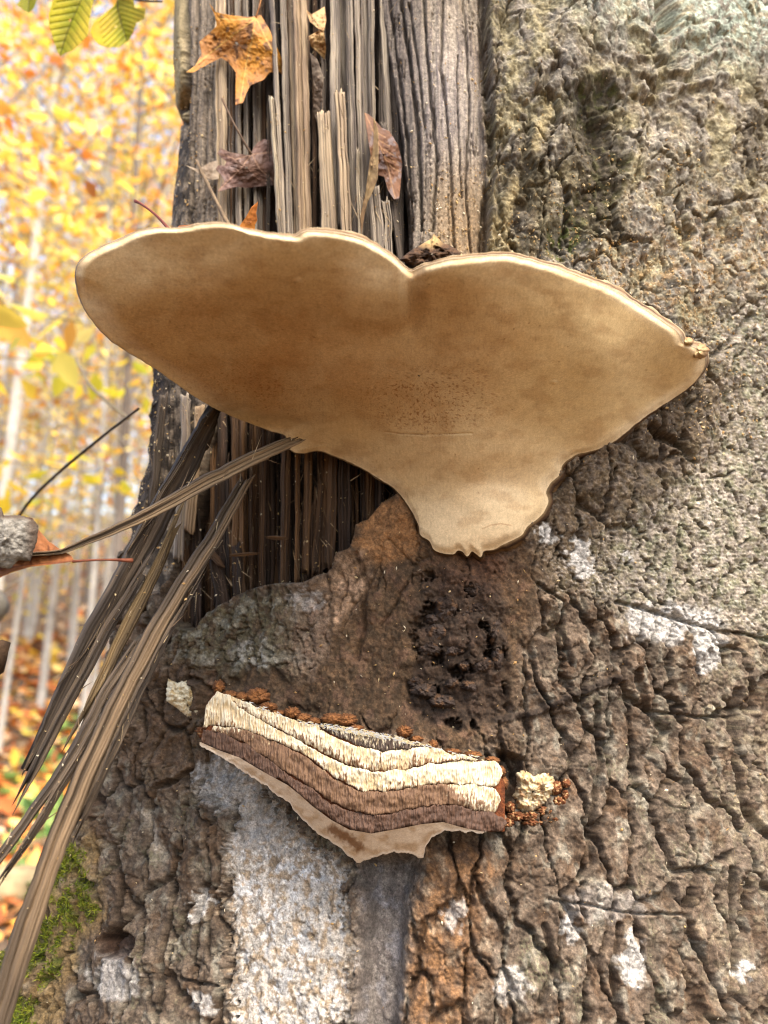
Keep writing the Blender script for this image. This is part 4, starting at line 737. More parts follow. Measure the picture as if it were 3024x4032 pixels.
# rusty lumps of crust along its upper edge
ORG = lambda x, y, r: mixc(C(150, 100, 58), C(104, 66, 38), ss(-0.3, 0.3, fbm(x / 12, y / 12, 3, 365)) * 0.6 + 0.4 * r)
for (lx, ly, lw, lh) in ((862, 2705, 26, 30), (905, 2738, 36, 20), (955, 2745, 36, 22), (1015, 2742, 52, 34), (1055, 2785, 40, 22), (1095, 2808, 36, 14), (1150, 2808, 36, 26), (1195, 2826, 34, 20), (1235, 2842, 34, 18), (1310, 2832, 50, 26), (1365, 2836, 44, 28), (1400, 2868, 34, 16), (1450, 2885, 30, 10), (1592, 2882, 34, 26), (1640, 2910, 30, 14), (1705, 2932, 22, 20), (1780, 2960, 36, 14), (1860, 2972, 40, 16), (1935, 2995, 34, 18), (1970, 3040, 22, 26), (1985, 3085, 18, 28)):
    th = np.linspace(0, 2 * math.pi, 14, endpoint=False)
    patch('crust_lump', [(lx + lw * math.cos(t), ly + lh * math.sin(t)) for t in th], (lx, ly), plane_depth(float(ycut(lx, ly)) + 0.012), 0.020, ORG, M_crumb, cut, 12, 64, False, 0.008, 0.005, 0.003, 0.28, lx)
# silvery frayed skin on the top edge
fr_v = []; fr_f = []; fr_c = []
for i in range(420):
    px_ = rng.normal(1440, 120) if i < 300 else rng.uniform(950, 1900); py_ = float(T0(px_)) + rng.uniform(-8, 12); Yp_ = float(ycut(px_, py_)) - rng.uniform(0.0, 0.002)
    a_ = rng.normal(0.35, 0.35); L_ = rng.uniform(8, 24); w_ = rng.uniform(1.6, 3.2)
    q = [(px_, py_ - w_), (px_ + L_ * math.cos(a_), py_ + L_ * math.sin(a_)), (px_, py_ + w_)]; b0 = len(fr_v)
    fr_v += [at(q[0][0], q[0][1], Yp_), at(q[1][0], q[1][1], Yp_ - 0.001), at(q[2][0], q[2][1], Yp_)]; fr_f.append((b0, b0 + 2, b0 + 1))
    fr_c += [C(200, 200, 196) if rng.random() < 0.5 else C(216, 196, 150)] * 3
fz = put(mk('frayed_skin', np.array(fr_v), np.array(fr_f), M_fleck, None, np.array(fr_c), smooth=False), cut); fz['kind'] = 'stuff'
# torn flesh at both ends of the stump
CRM = lambda x, y, r: mixc(mixc(C(226, 208, 172), C(200, 170, 122), ss(-0.2, 0.3, fbm(x / 22, y / 22, 4, 366))), C(168, 108, 54), ss(0.1, 0.4, fbm(x / 34 + 5, y / 34, 3, 367)) * 0.6)
patch('torn_flesh', [(662, 2672), (700, 2690), (726, 2676), (770, 2690), (775, 2740), (792, 2790), (806, 2850), (780, 2842), (740, 2830), (700, 2790), (655, 2760), (655, 2720)], (725, 2750), plane_depth(float(surf(730, 2750)) - 0.006), 0.012, lambda x, y, r: mixc(C(236, 222, 186), C(204, 176, 124), ss(0.0, 0.4, fbm(x / 24, y / 24, 4, 368))), M_crumb, cut, 22, 150, False, 0.005, 0.003, 0.005, 0.06, 3)
Yq = float(surf(2110, 3120)) - 0.006
patch('torn_flesh', [(2030, 3046), (2060, 3030), (2100, 3044), (2155, 3036), (2182, 3060), (2200, 3105), (2165, 3160), (2120, 3195), (2085, 3216), (2030, 3196), (2014, 3140), (2035, 3090)], (2098, 3118), plane_depth(Yq), 0.025, CRM, M_crumb, cut, 24, 150, False, 0.012, 0.006, 0.006, 0.10, 4)
for (lx, ly, lw, lh, sd_) in ((2190, 3105, 30, 34, 1), (2230, 3085, 20, 22, 2), (2200, 3160, 34, 30, 3), (2150, 3195, 44, 26, 4), (2090, 3215, 46, 24, 5), (2030, 3215, 46, 24, 6), (2225, 3130, 18, 26, 7), (2170, 3225, 46, 18, 8), (2010, 3180, 26, 26, 9), (1998, 3240, 34, 26, 10), (2100, 3240, 50, 16, 11), (800, 2880, 34, 28, 12), (825, 2862, 30, 18, 13)):
    th = np.linspace(0, 2 * math.pi, 12, endpoint=False)
    patch('rusty_crumb', [(lx + lw * math.cos(t), ly + lh * math.sin(t)) for t in th], (lx, ly), plane_depth(float(surf(lx, ly)) - 0.004), 0.02, (lambda x, y, r: mixc(C(116, 70, 42), C(190, 150, 104), ss(0.1, 0.35, fbm(x / 12, y / 12, 3, 369)))), M_crumb, cut, 12, 64, False, 0.008, 0.004, 0.004, 0.30, sd_)

# ------------------------------------------------------------------ blackened remains of an older fungus under the big one
old = empty('decayed_fungus', 'blackened lumpy remains of an old fungus with beetle holes below the big bracket', 'fungus', tuple(at(1800, 2550, 0.6)))
BLK = lambda x, y, r: mixc(mixc(C(80, 68, 60), C(56, 44, 36), ss(-0.3, 0.3, fbm(x / 50, y / 50, 4, 370))), C(112, 82, 56), ss(0.1, 0.4, fbm(x / 30 + 9, y / 30, 3, 371)) * 0.7)
for (lx, ly, lw, lh, sd_) in ((1860, 2400, 64, 58, 1), (1760, 2390, 60, 66, 2), (1870, 2320, 60, 34, 3), (1720, 2490, 66, 40, 4), (1800, 2480, 40, 34, 5), (1690, 2550, 54, 44, 6), (1790, 2560, 52, 34, 7), (1880, 2540, 44, 40, 8), (1900, 2620, 56, 36, 9), (1830, 2620, 30, 26, 10), (1670, 2720, 60, 36, 11), (1740, 2760, 60, 34, 12), (1780, 2690, 34, 26, 13), (1700, 2440, 34, 26, 14), (1950, 2480, 34, 70, 15), (1960, 2590, 28, 60, 16), (1640, 2690, 36, 28, 17), (1850, 2700, 40, 30, 18)):
    th = np.linspace(0, 2 * math.pi, 12, endpoint=False)
    patch('lump', [(lx + lw * (1 + 0.15 * math.sin(3 * t + sd_)) * math.cos(t), ly + lh * (1 + 0.15 * math.cos(2 * t + sd_)) * math.sin(t)) for t in th], (lx, ly), plane_depth(float(surf(lx, ly)) + 0.005), 0.02, BLK, M_crumb, old, 18, 96, False, 0.008, 0.009, 0.004, 0.16, sd_)

# ------------------------------------------------------------------ leaves caught on the trunk
def z2(pts): return [(600 + 0.7836 * a, 0.7836 * b) for a, b in pts]
def leafcol(base, alt, spot, veins, vcol, k=0.8, seed=0, vw=4.0, sw=40.0):
    def f(x, y, r):
        n = fbm(x / sw + seed, y / sw, 4, 400); c = mixc(base, alt, ss(-0.3, 0.3, fbm(x / 130 + seed, y / 130, 3, 401)))
        c = mixc(c, spot, ss(0.12, 0.35, n) * k)
        for v in veins:
            d, _ = seg_dist(x, y, v); c = mixc(c, vcol, ss(vw, vw * 0.3, d) * 0.8)
        return c
    return f
GL = 'dry leaves caught on the split wood'
o_ = z2([(285, 15), (320, 62), (400, 78), (500, 85), (545, 75), (590, 150), (612, 210), (640, 270), (662, 320), (680, 395), (640, 362), (590, 365), (560, 402), (490, 432), (472, 470), (455, 520), (415, 530), (450, 470), (445, 430), (435, 395), (410, 350), (380, 312), (345, 290), (280, 322), (205, 365), (165, 365), (215, 330), (248, 270), (235, 210), (270, 180), (325, 130), (312, 72)])
Ys = float(surf(930, 170))
leaf = empty('maple_leaf', 'orange maple leaf with dark blotches curled on the split wood', 'leaf', tuple(at(930, 170, Ys)), GL)
vn = [z2([(520, 90), (500, 200), (470, 330), (440, 520)]), z2([(520, 90), (400, 180), (300, 260), (170, 362)]), z2([(520, 90), (420, 100), (310, 90)]), z2([(520, 90), (590, 230), (670, 380)])]
patch('blade', o_, (930, 170), plane_depth(Ys - 0.004, [(824, 12, -0.010), (730, 286, -0.016), (780, 170, -0.004), (930, 170, -0.004), (1000, 80, -0.012), (940, 400, -0.020), (960, 330, -0.012), (1130, 305, 0.002), (1060, 200, -0.012), (880, 240, 0.002), (1010, 60, -0.004)]), 0.0006,
      leafcol(C(206, 138, 34), C(190, 128, 62), C(92, 56, 24), vn, C(214, 168, 84), 0.85, 3), M_dry, leaf, 40, 240, False, rough=0.002)
tube('petiole', [at(1008, 68, Ys - 0.012), at(1020, 30, Ys - 0.014), at(1032, -20, Ys - 0.012)], [0.0008, 0.0007, 0.0007], (C(190, 130, 60), C(160, 100, 50)), M_dry, 6, leaf)
o_ = z2([(345, 745), (390, 765), (450, 775), (490, 780), (510, 740), (530, 715), (560, 698), (610, 708), (630, 760), (635, 930), (560, 935), (470, 945), (430, 938), (380, 950), (325, 965), (362, 912), (345, 880), (318, 850), (330, 830), (362, 836), (372, 812), (345, 790), (325, 770)])
Ys = float(surf(970, 660)); leaf = empty('maple_leaf', 'purple-brown maple leaf rolled behind the upright slats, dusted with wood crumbs', 'leaf', tuple(at(970, 660, Ys)), GL)
vn = [z2([(500, 775), (440, 850), (330, 960)]), z2([(500, 775), (540, 850), (620, 920)]), z2([(500, 775), (560, 770), (620, 760)]), z2([(500, 775), (420, 800), (330, 770)])]
patch('blade', o_, (970, 660), plane_depth(Ys + 0.004, [(870, 585, -0.014), (855, 755, -0.012), (850, 660, -0.010), (970, 660, -0.008), (1080, 560, 0.010), (1090, 720, 0.012), (980, 740, 0.004), (990, 615, -0.004)]), 0.0006,
      leafcol(C(136, 104, 92), C(108, 76, 58), C(160, 138, 130), vn, C(170, 132, 106), 0.5, 8), M_dry, leaf, 34, 220, False, rough=0.0015)
tube('petiole', [at(990, 608, Ys - 0.004), at(950, 540, Ys - 0.010), at(912, 470, Ys - 0.012), at(875, 388, Ys - 0.008)], [0.0012, 0.0010, 0.0009, 0.0012], (C(130, 102, 74), C(100, 76, 56)), M_dry, 6, leaf)
Ys = float(surf(800, 680))
tag(patch('leaf_fragment', z2([(158, 826), (200, 842), (232, 850), (290, 815), (330, 805), (335, 900), (300, 905), (250, 888), (215, 860)]), (815, 678), plane_depth(Ys - 0.006, [(725, 648, -0.012), (850, 640, 0.0), (815, 678, -0.004)]), 0.0005, leafcol(C(176, 156, 130), C(150, 128, 104), C(120, 96, 72), [], C(0, 0, 0), 0.5, 2), M_dry, None, 16, 90, rough=0.001), 'pale torn leaf fragment left of the rolled purple-brown leaf', 'leaf', GL)
Ys = float(surf(1500, 630)); leaf = empty('beech_leaf', 'brown beech leaf folded lengthwise in a split of the wood, one half paler', 'leaf', tuple(at(1500, 630, Ys)), GL)
patch('blade', z2([(1065, 565), (1088, 575), (1115, 600), (1150, 640), (1192, 660), (1235, 730), (1256, 820), (1250, 900), (1240, 1000), (1215, 1005), (1185, 960), (1165, 890), (1130, 880), (1100, 800), (1082, 690)]), (1510, 610), plane_depth(Ys + 0.002, [(1435, 445, -0.004), (1480, 600, -0.010), (1580, 650, 0.004), (1560, 780, 0.0), (1500, 690, 0.0)]), 0.0006,
      leafcol(C(134, 88, 54), C(112, 72, 44), C(150, 146, 150), [z2([(1070, 570), (1120, 680), (1180, 820), (1220, 1000)])] + [z2([(1100 + 22 * i, 650 + 45 * i), (1170 + 22 * i, 690 + 45 * i)]) for i in range(5)], C(170, 126, 84), 0.4, 5), M_dry, leaf, 26, 160, rough=0.0015)
patch('blade', z2([(1112, 588), (1135, 650), (1137, 760), (1132, 900), (1105, 970), (1080, 1020), (1062, 1100), (1050, 1185), (1044, 1090), (1072, 960), (1093, 800), (1108, 680)]), (1468, 640), plane_depth(Ys - 0.010, [(1475, 470, 0.006), (1470, 640, -0.004), (1420, 920, -0.002)]), 0.0006, leafcol(C(196, 160, 106), C(168, 130, 84), C(130, 92, 56), [], C(0, 0, 0), 0.4, 6), M_dry, leaf, 22, 160, rough=0.0025)
Ys = float(surf(1250, 150))
tag(patch('curled_leaf', z2([(772, 50), (800, 72), (835, 52), (865, 32), (874, 100), (862, 160), (872, 230), (868, 305), (830, 262), (798, 235), (785, 180), (830, 178), (838, 140), (792, 110)]), (600 + .7836 * 842, 118), plane_depth(Ys + 0.006, [(1210, 45, -0.006), (1260, 120, -0.012), (1280, 220, 0.004), (1220, 150, -0.014)]), 0.0006, leafcol(C(206, 168, 112), C(176, 130, 72), C(150, 96, 44), [], C(0, 0, 0), 0.6, 4), M_dry, None, 24, 150, rough=0.003), 'crumpled tan leaf stuck high in the gap between the slats', 'leaf', GL)
tag(patch('curled_leaf', z2([(790, 262), (830, 300), (862, 392), (852, 470), (860, 560), (835, 640), (808, 560), (812, 450), (800, 330)]), (600 + .7836 * 832, 350), plane_depth(Ys + 0.010, [(1230, 240, -0.006), (1260, 350, -0.004), (1240, 460, 0.004)]), 0.0006, leafcol(C(164, 146, 122), C(134, 112, 90), C(90, 70, 52), [z2([(805, 550), (860, 480)])], C(100, 80, 60), 0.5, 9), M_dry, None, 24, 120, rough=0.002), 'grey-brown withered leaf deep in the gap between the slats', 'leaf', GL)
tag(patch('leaf_tip', z2([(532, 1012), (522, 1070), (528, 1105), (516, 1130), (512, 1190), (430, 1170), (440, 1132), (470, 1090), (498, 1040)]), (600 + .7836 * 490, 875), plane_depth(0.50, [(1015, 795, 0.0), (960, 900, -0.004), (1000, 900, 0.006)]), 0.0006, leafcol(C(218, 140, 52), C(196, 116, 40), C(150, 84, 30), [], C(0, 0, 0), 0.4, 7), M_dry, None, 18, 90, rough=0.001), 'bright orange leaf tip standing up behind the rim of the big fungus', 'leaf', GL)
tag(tube('dry_twig', [at(772, 630, 0.640), at(805, 700, 0.625), at(850, 790, 0.61), at(900, 885, 0.59)], [0.0011, 0.0016, 0.0017, 0.0018], (C(150, 124, 90), C(112, 90, 64)), M_dry, 7, rough=0.3, n=24), 'thin brown stalk standing on the big fungus against the split wood', 'twig')
tag(tube('leaf_stalk', [at(533, 792, 0.56), at(560, 806, 0.55), at(612, 845, 0.53), at(668, 905, 0.51)], [0.0015, 0.0010, 0.0010, 0.0012], (C(150, 74, 52), C(120, 56, 40)), M_dry, 6), 'thin red leaf stalk sticking out above the left lobe of the fungus', 'leaf stalk')
tag(patch('leaf_scrap', [(690, 905), (705, 888), (740, 886), (775, 880), (790, 900), (740, 920)], (740, 900), plane_depth(0.47), 0.0008, leafcol(C(200, 128, 56), C(176, 100, 44), C(120, 70, 34), [], C(0, 0, 0), 0.5, 1), M_dry, None, 8, 50), 'orange leaf scrap just showing over the rim of the left lobe', 'leaf', GL)
# crumb of bark lying in the notch of the rim
tag(patch('bark_crumb', z2([(1240, 1305), (1285, 1268), (1340, 1235), (1400, 1200), (1412, 1176), (1440, 1200), (1462, 1222), (1500, 1235), (1542, 1262), (1548, 1298), (1440, 1345), (1330, 1385), (1285, 1330)]), (1700, 1000), plane_depth(0.450, [(1610, 1030, 0.0), (1810, 1010, 0.012), (1700, 950, 0.01), (1700, 1050, 0.002)]), 0.035, lambda x, y, r: mixc(mixc(C(92, 66, 44), C(64, 46, 32), ss(-0.3, 0.3, fbm(x / 30, y / 12, 4, 410))), C(190, 156, 104), ell(x, y, 1690, 945, 70, 40) * 1.3), M_crumb, None, 22, 150, False, 0.012, 0.010, 0.007, 0.05, 11), 'brown rotten bark crumb lying in the notch of the big fungus', 'bark')

# ------------------------------------------------------------------ leaves and bark hanging at the left
def z1(pts): return [(0.6028 * a, 0.6028 * b) for a, b in pts]
GB = 'yellow-green beech leaves hanging from a twig'
def beech(outl, cen, rib, Y, lab, seed):
    veins = [rib]; r_ = np.array(rib, float); d_ = unit((r_[-1] - r_[0])[None])[0]; n_ = np.array([-d_[1], d_[0]])
    for i in range(9):
        p0 = r_[0] + (r_[-1] - r_[0]) * (i / 9.0)
        for s_ in (-1, 1): veins.append([tuple(p0), tuple(p0 + (n_ * s_ * 90 + d_ * 55))])
    lf = empty('beech_leaf', lab, 'leaf', tuple(at(cen[0], cen[1], Y)), GB)
    def cf2(x, y, r):
        c = leafcol(C(222, 212, 66, 1.4), C(228, 204, 76, 1.4), C(196, 176, 56, 1.35), veins[1:], C(150, 150, 30), 0.25, seed, 3.0)(x, y, r)
        d, _ = seg_dist(x, y, rib); c = mixc(c, C(150, 172, 40), ss(60, 10, d) * 0.5); return mixc(c, C(110, 110, 30), ss(3.5, 1, d) * 0.8)
    f0 = np.array(rib, float)
    def Yf2(x, y):
        d, _ = seg_dist(x, y, rib); w_ = np.full(np.shape(x), 0.0)
        for v in veins[1:]:
            dd, _ = seg_dist(x, y, v); w_ = np.maximum(w_, ss(7, 0, dd))
        return Y - 0.00018 * d + 0.0005 * w_ + 0.006 * np.sin(x / 90 + seed)
    patch('blade', outl, cen, Yf2, 0.0005, cf2, M_green, lf, 40, 220, rim=1.0)
    tube('midrib', [at(a, b, Y + 0.0004) for a, b in rib], np.linspace(0.0007, 0.0003, len(rib)), (C(130, 120, 50), C(110, 100, 40)), M_green, 5, lf, n=20)
beech(z1([(360, -60), (615, -60), (612, 0), (598, 60), (582, 150), (575, 230), (520, 290), (470, 330), (425, 345), (395, 368), (375, 340), (345, 250), (320, 170), (318, 90), (342, 20)]), (275, 80), z1([(560, -60), (530, 0), (480, 110), (440, 210), (392, 360)]), 0.74, 'yellow-green beech leaf hanging point down, the larger one beside the trunk top', 1)
beech(z1([(588, 200), (610, 150), (640, 118), (690, 80), (740, 40), (770, 0), (800, -40), (870, -40), (880, 48), (952, 55), (945, 120), (892, 150), (870, 220), (832, 272), (780, 310), (700, 312), (640, 290), (600, 240)]), (455, 105), z1([(765, -40), (770, 60), (800, 180), (830, 268)]), 0.78, 'yellow-green beech leaf with a ragged torn edge nearest the trunk top', 2)
beech(z1([(105, 30), (130, 0), (150, -60), (250, -60), (242, 0), (225, 50), (185, 88), (140, 55)]), (112, 8), z1([(200, -60), (190, 0), (185, 80)]), 0.80, 'small green beech leaf tip dangling apart from the two large ones', 3)
tag(tube('hanging_twig', [at(-60, -60, 0.85), at(200, -45, 0.80), at(470, -15, 0.78), at(560, 2, 0.76), at(640, 6, 0.75)], [0.0022, 0.002, 0.0016, 0.0013, 0.0010], (C(90, 76, 60), C(70, 58, 46)), M_dry, 6, n=24), 'thin twig over the beech leaves at the trunk top', 'twig')
lf = empty('fallen_leaf', 'orange-brown leaf on a long red stalk behind the grey bark scrap', 'leaf', tuple(at(150, 2190, 0.49)))
patch('blade', [(-120, 2315), (-60, 2298), (0, 2275), (40, 2256), (120, 2232), (240, 2218), (294, 2210), (278, 2186), (240, 2165), (190, 2130), (152, 2086), (110, 2110), (40, 2130), (-40, 2150), (-120, 2180)], (110, 2190), plane_depth(0.49, [(290, 2210, 0.0), (150, 2090, 0.012), (0, 2280, -0.012), (-100, 2250, -0.006), (100, 2215, 0.003)]), 0.0006, leafcol(C(178, 112, 62), C(156, 94, 50), C(130, 76, 42), [[(292, 2211), (120, 2222), (-60, 2250)], [(200, 2214), (190, 2150)], [(120, 2220), (130, 2120)]], C(120, 66, 36), 0.35, 12, 5), M_dry, lf, 26, 160, rough=0.001)
tube('petiole', [at(285, 2211, 0.49), at(350, 2206, 0.492), at(430, 2204, 0.497), at(522, 2207, 0.505)], [0.0010, 0.0008, 0.0008, 0.0016], (C(150, 86, 56), C(126, 66, 42)), M_dry, 6, lf)
tag(patch('bark_scrap', [(-110, 1990), (5, 1998), (16, 2030), (75, 2028), (128, 2040), (152, 2072), (146, 2130), (128, 2180), (120, 2210), (72, 2205), (40, 2240), (-10, 2232), (-110, 2230)], (20, 2120), plane_depth(0.470, [(150, 2080, 0.004), (0, 2120, -0.003), (-100, 2100, 0.004), (60, 2220, 0.002)]), 0.012, lambda x, y, r: mixc(mixc(C(150, 144, 132), C(112, 106, 96), ss(-0.3, 0.3, fbm(x / 40, y / 18, 4, 420))), C(84, 66, 52), ss(60, 20, 150 - x) * 0.8 + ss(2052, 2034, y) * 0.8), M_crumb, None, 26, 180, False, 0.003, 0.002, 0.0018, 0.02, 13), 'grey bark scrap covering part of the orange-brown stalked leaf', 'bark')
e_ = at(-22, 2385, 1.15); tag(tube('dead_branch', [e_ + np.array([0.008, 0, 0.006]), e_, at(-300, 2480, 1.2), at(-900, 2900, 1.35), np.array([-1.15, 1.5, -0.02])], [0.020, 0.031, 0.030, 0.034, 0.04], (C(150, 142, 124), C(116, 108, 94)), M_bg, 14, n=40, rough=0.25), 'blurred grey broken branch end poking in below the stalked leaf', 'branch')
e_ = at(-22, 2565, 0.62); tag(tube('dead_branch', [e_, at(-60, 2600, 0.64), at(-400, 2900, 0.75), np.array([-0.75, 0.95, -0.02])], [0.012, 0.017, 0.016, 0.018], (C(92, 70, 50), C(62, 48, 36)), M_crumb, 12, n=40, rough=0.5), 'dark ragged branch stub below the grey broken branch end', 'branch')
tag(tube('dark_twig', [at(40, 2090, 1.0), at(120, 1970, 0.95), at(230, 1862, 0.89), at(330, 1778, 0.84), at(440, 1690, 0.79), at(545, 1610, 0.73)], [0.0022, 0.0021, 0.0019, 0.0018, 0.0015, 0.0013], (C(70, 58, 46), C(52, 44, 36)), M_dry, 6, n=40, rough=0.2), 'thin dark twig slanting up to the bark edge below the left lobe', 'twig')
tag(tube('pale_twig', [at(300, 1415, 1.25), at(350, 1510, 1.2), at(420, 1580, 1.1), at(510, 1650, 1.0)], [0.003, 0.003, 0.0025, 0.002], (C(190, 172, 130), C(160, 140, 104)), M_dry, 6, n=30), 'pale curved twig crossing the slanting dark twig', 'twig')

# ------------------------------------------------------------------ wood dust and moss on the trunk
PXf = PX[:, :NCOR + NFR]; PYf = PY[:, :NCOR + NFR]; ok_ = (PXf > -100) & (PXf < 3150) & (PYf > -120) & (PYf < 4150)
dens = 0.05 + 2.2 * m_up[:, :NCOR + NFR] * ss(300, 1100, PYf) + 4.0 * m_so[:, :NCOR + NFR] * ss(500, 950, PYf) * ss(1640, 1760, PXf) + 0.3 * m_so[:, :NCOR + NFR] + 0.7 * m_lw[:, :NCOR + NFR] + 0.9 * inp(PXf, PYf, [(2100, 1000), (3100, 900), (3100, 1700), (2700, 1800)], 100) * 2 + 0.12 * m_rot[:, :NCOR + NFR]
dens = np.where(ok_, dens, 0) * (0.3 + ss(-0.2, 0.4, n2[:, :NCOR + NFR])); dens = dens.ravel() / dens.sum()
P3 = np.stack([Px, Py_, Pz], -1)[:, :NCOR + NFR].reshape(-1, 3); pick = rng.choice(len(P3), 8500, p=dens)
extra = []
for _ in range(1500):                                            # dust on the slats
    a_ = rng.uniform(860, 1560); b_ = rng.uniform(60, 1000); extra.append(None)
def flecks(pos, smin, smax, tones):
    n = len(pos); s = rng.uniform(smin, smax, n) * rng.choice([0.6, 1, 1.6], n); d1 = unit(rng.normal(0, 1, (n, 3)) * np.array([1, 0.35, 1])); d2 = unit(np.cross(d1, rng.normal(0, 1, (n, 3))))
    el = rng.uniform(0.25, 0.7, n)[:, None]; nrm_ = np.array([0, -1.0, 0.0]); c = pos + nrm_ * 0.0006
    q = np.stack([c - d1 * s[:, None], c + d2 * s[:, None] * el, c + d1 * s[:, None], c - d2 * s[:, None] * el, c + nrm_ * (s * 0.5)[:, None]], 1)
    i0 = np.arange(n)[:, None] * 5
    f = np.concatenate([i0 + np.array([[0, 1, 4]]), i0 + np.array([[1, 2, 4]]), i0 + np.array([[2, 3, 4]]), i0 + np.array([[3, 0, 4]])])
    cl = np.asarray(tones)[rng.integers(0, len(tones), n)]
    return q.reshape(-1, 3), f, np.repeat(cl, 5, 0)
TN = [C(226, 200, 150), C(206, 170, 112), C(186, 146, 92), C(236, 220, 186)]
v_, f_, c_ = flecks(P3[pick], 0.0005, 0.0013, TN)
tag(mk('wood_dust', v_, f_, M_fleck, None, c_, smooth=False), 'pale beetle-bored wood dust sprinkled over bark and wood', 'wood dust', kind='stuff')
dep = bpy.context.evaluated_depsgraph_get
sl_pos = []
for o in list(bpy.data.objects):
    if o.name.startswith('wood_slat') or o.name.startswith('wood_splinter'):
        me = o.data; n = len(me.vertices); co = np.empty(n * 3, np.float32); me.vertices.foreach_get('co', co); co = co.reshape(-1, 3)
        yy = proj(co[:, 0], co[:, 1], co[:, 2])[1]; m_ = (yy > -50) & (yy < 4050); co = co[m_]
        if len(co) < 20: continue
        k = rng.integers(0, len(co), 26 if o.name.startswith('wood_slat') else 22); sl_pos.append(co[k])
v_, f_, c_ = flecks(np.vstack(sl_pos), 0.0004, 0.0010, TN)
tag(mk('wood_crumbs', v_, f_, M_fleck, None, c_, smooth=False), 'fine pale wood crumbs clinging to the slats and splinters', 'wood dust', kind='stuff')
fb_v = []; fb_c = []
for o in list(bpy.data.objects):
    if o.name.startswith('wood_slat') or o.name.startswith('wood_splinter'):
        me = o.data; n = len(me.vertices); co = np.empty(n * 3, np.float32); me.vertices.foreach_get('co', co); co = co.reshape(-1, 3)
        nc_ = 27; nr_ = n // nc_; g_ = co[:nr_ * nc_].reshape(nr_, nc_, 3)
        for _ in range(7):
            r_ = int(rng.integers(2, nr_ - 3)); c_i = int(rng.choice([0, 1, 2, 20, 21, 22, int(rng.integers(0, 22))])); p_ = g_[r_, c_i]; d_ = unit((g_[r_ + 2, c_i] - g_[r_, c_i])[None])[0] * rng.choice([-1, 1])
            d_ = unit((d_ + rng.normal(0, 0.16, 3) + np.array([0, -0.10, 0]))[None])[0]; s_ = unit(np.cross(d_, [0, 1.0, 0])[None])[0]; L_ = rng.uniform(0.006, 0.022); w_ = rng.uniform(0.0002, 0.0005)
            fb_v += [p_ - s_ * w_, p_ + s_ * w_, p_ + d_ * L_]; fb_c += [C(184, 160, 124) if rng.random() < 0.5 else C(120, 98, 74)] * 3
tag(mk('wood_fibres', np.array(fb_v), np.arange(len(fb_v)).reshape(-1, 3), M_fleck, None, np.array(fb_c), smooth=False), 'fine loose fibres fraying from the split wood', 'wood fibres', kind='stuff')
mw = (m_mo[:, :NCOR + NFR] * ok_ + 0.25 * ss(90, 20, gmoss[:, :NCOR + NFR]) * ok_ * ss(0.0, 0.2, n2[:, :NCOR + NFR])); mw = np.where(mw > 0.25, mw, 0).ravel()
pick = rng.choice(len(P3), 9000, p=mw / mw.sum()); pp = P3[pick]; nn = len(pp)
dirn = unit(rng.normal(0, 0.6, (nn, 3)) + np.array([0, -0.7, 0.5])); sd_ = unit(np.cross(dirn, rng.normal(0, 1, (nn, 3)))); L_ = rng.uniform(0.002, 0.006, nn)[:, None]; ww = rng.uniform(0.0003, 0.0008, nn)[:, None]
mv = np.stack([pp - sd_ * ww, pp + sd_ * ww, pp + dirn * L_], 1).reshape(-1, 3); mc = np.repeat(mixc(C(96, 116, 30), C(150, 150, 50), rng.random(nn)), 3, 0)
tag(mk('moss', mv, np.arange(nn * 3).reshape(-1, 3), M_moss, None, mc, smooth=False), 'green moss growing over the root flare and in a bark gully', 'moss', kind='stuff')

# ------------------------------------------------------------------ the woods behind
def leaf_cloud(pos, size, pal, flat=0.0, droop=None):
    n = len(pos); d = unit(rng.normal(0, 1, (n, 3)) * np.array([1, 1, 1 - 0.8 * flat]) + (np.array(droop) if droop is not None else 0)); s = unit(np.cross(d, unit(rng.normal(0, 0.5, (n, 3)) + np.array([0, 0, 1.0])) if flat else rng.normal(0, 1, (n, 3)))); u = np.cross(d, s)
    L = size * rng.uniform(0.6, 1.3, n)[:, None]; W = L * rng.uniform(0.22, 0.36, n)[:, None]
    q = np.stack([pos, pos + d * L * 0.35 + s * W + u * W * 0.35, pos + d * L * 0.75 + s * W * 0.6 + u * W * 0.2, pos + d * L, pos + d * L * 0.75 - s * W * 0.6 + u * W * 0.2, pos + d * L * 0.35 - s * W + u * W * 0.35], 1)
    i0 = np.arange(n)[:, None] * 6
    f = np.concatenate([i0 + np.array([[0, 1, 2, 3]]), i0 + np.array([[0, 3, 4, 5]])])
    pal = np.asarray(pal) * 1.5; cl = pal[rng.integers(0, len(pal), n)] * rng.uniform(0.8, 1.15, n)[:, None]
    return q.reshape(-1, 3), f, np.repeat(cl, 6, 0)
YEL = [C(238, 204, 84), C(236, 190, 76), C(220, 164, 76), C(242, 222, 130), C(220, 208, 104), C(206, 148, 76), C(240, 214, 96)]
ORA = [C(210, 140, 62), C(200, 124, 56), C(230, 172, 76), C(186, 118, 60)]
GRN = [C(200, 190, 60), C(214, 186, 50), C(176, 176, 60), C(230, 196, 70)]
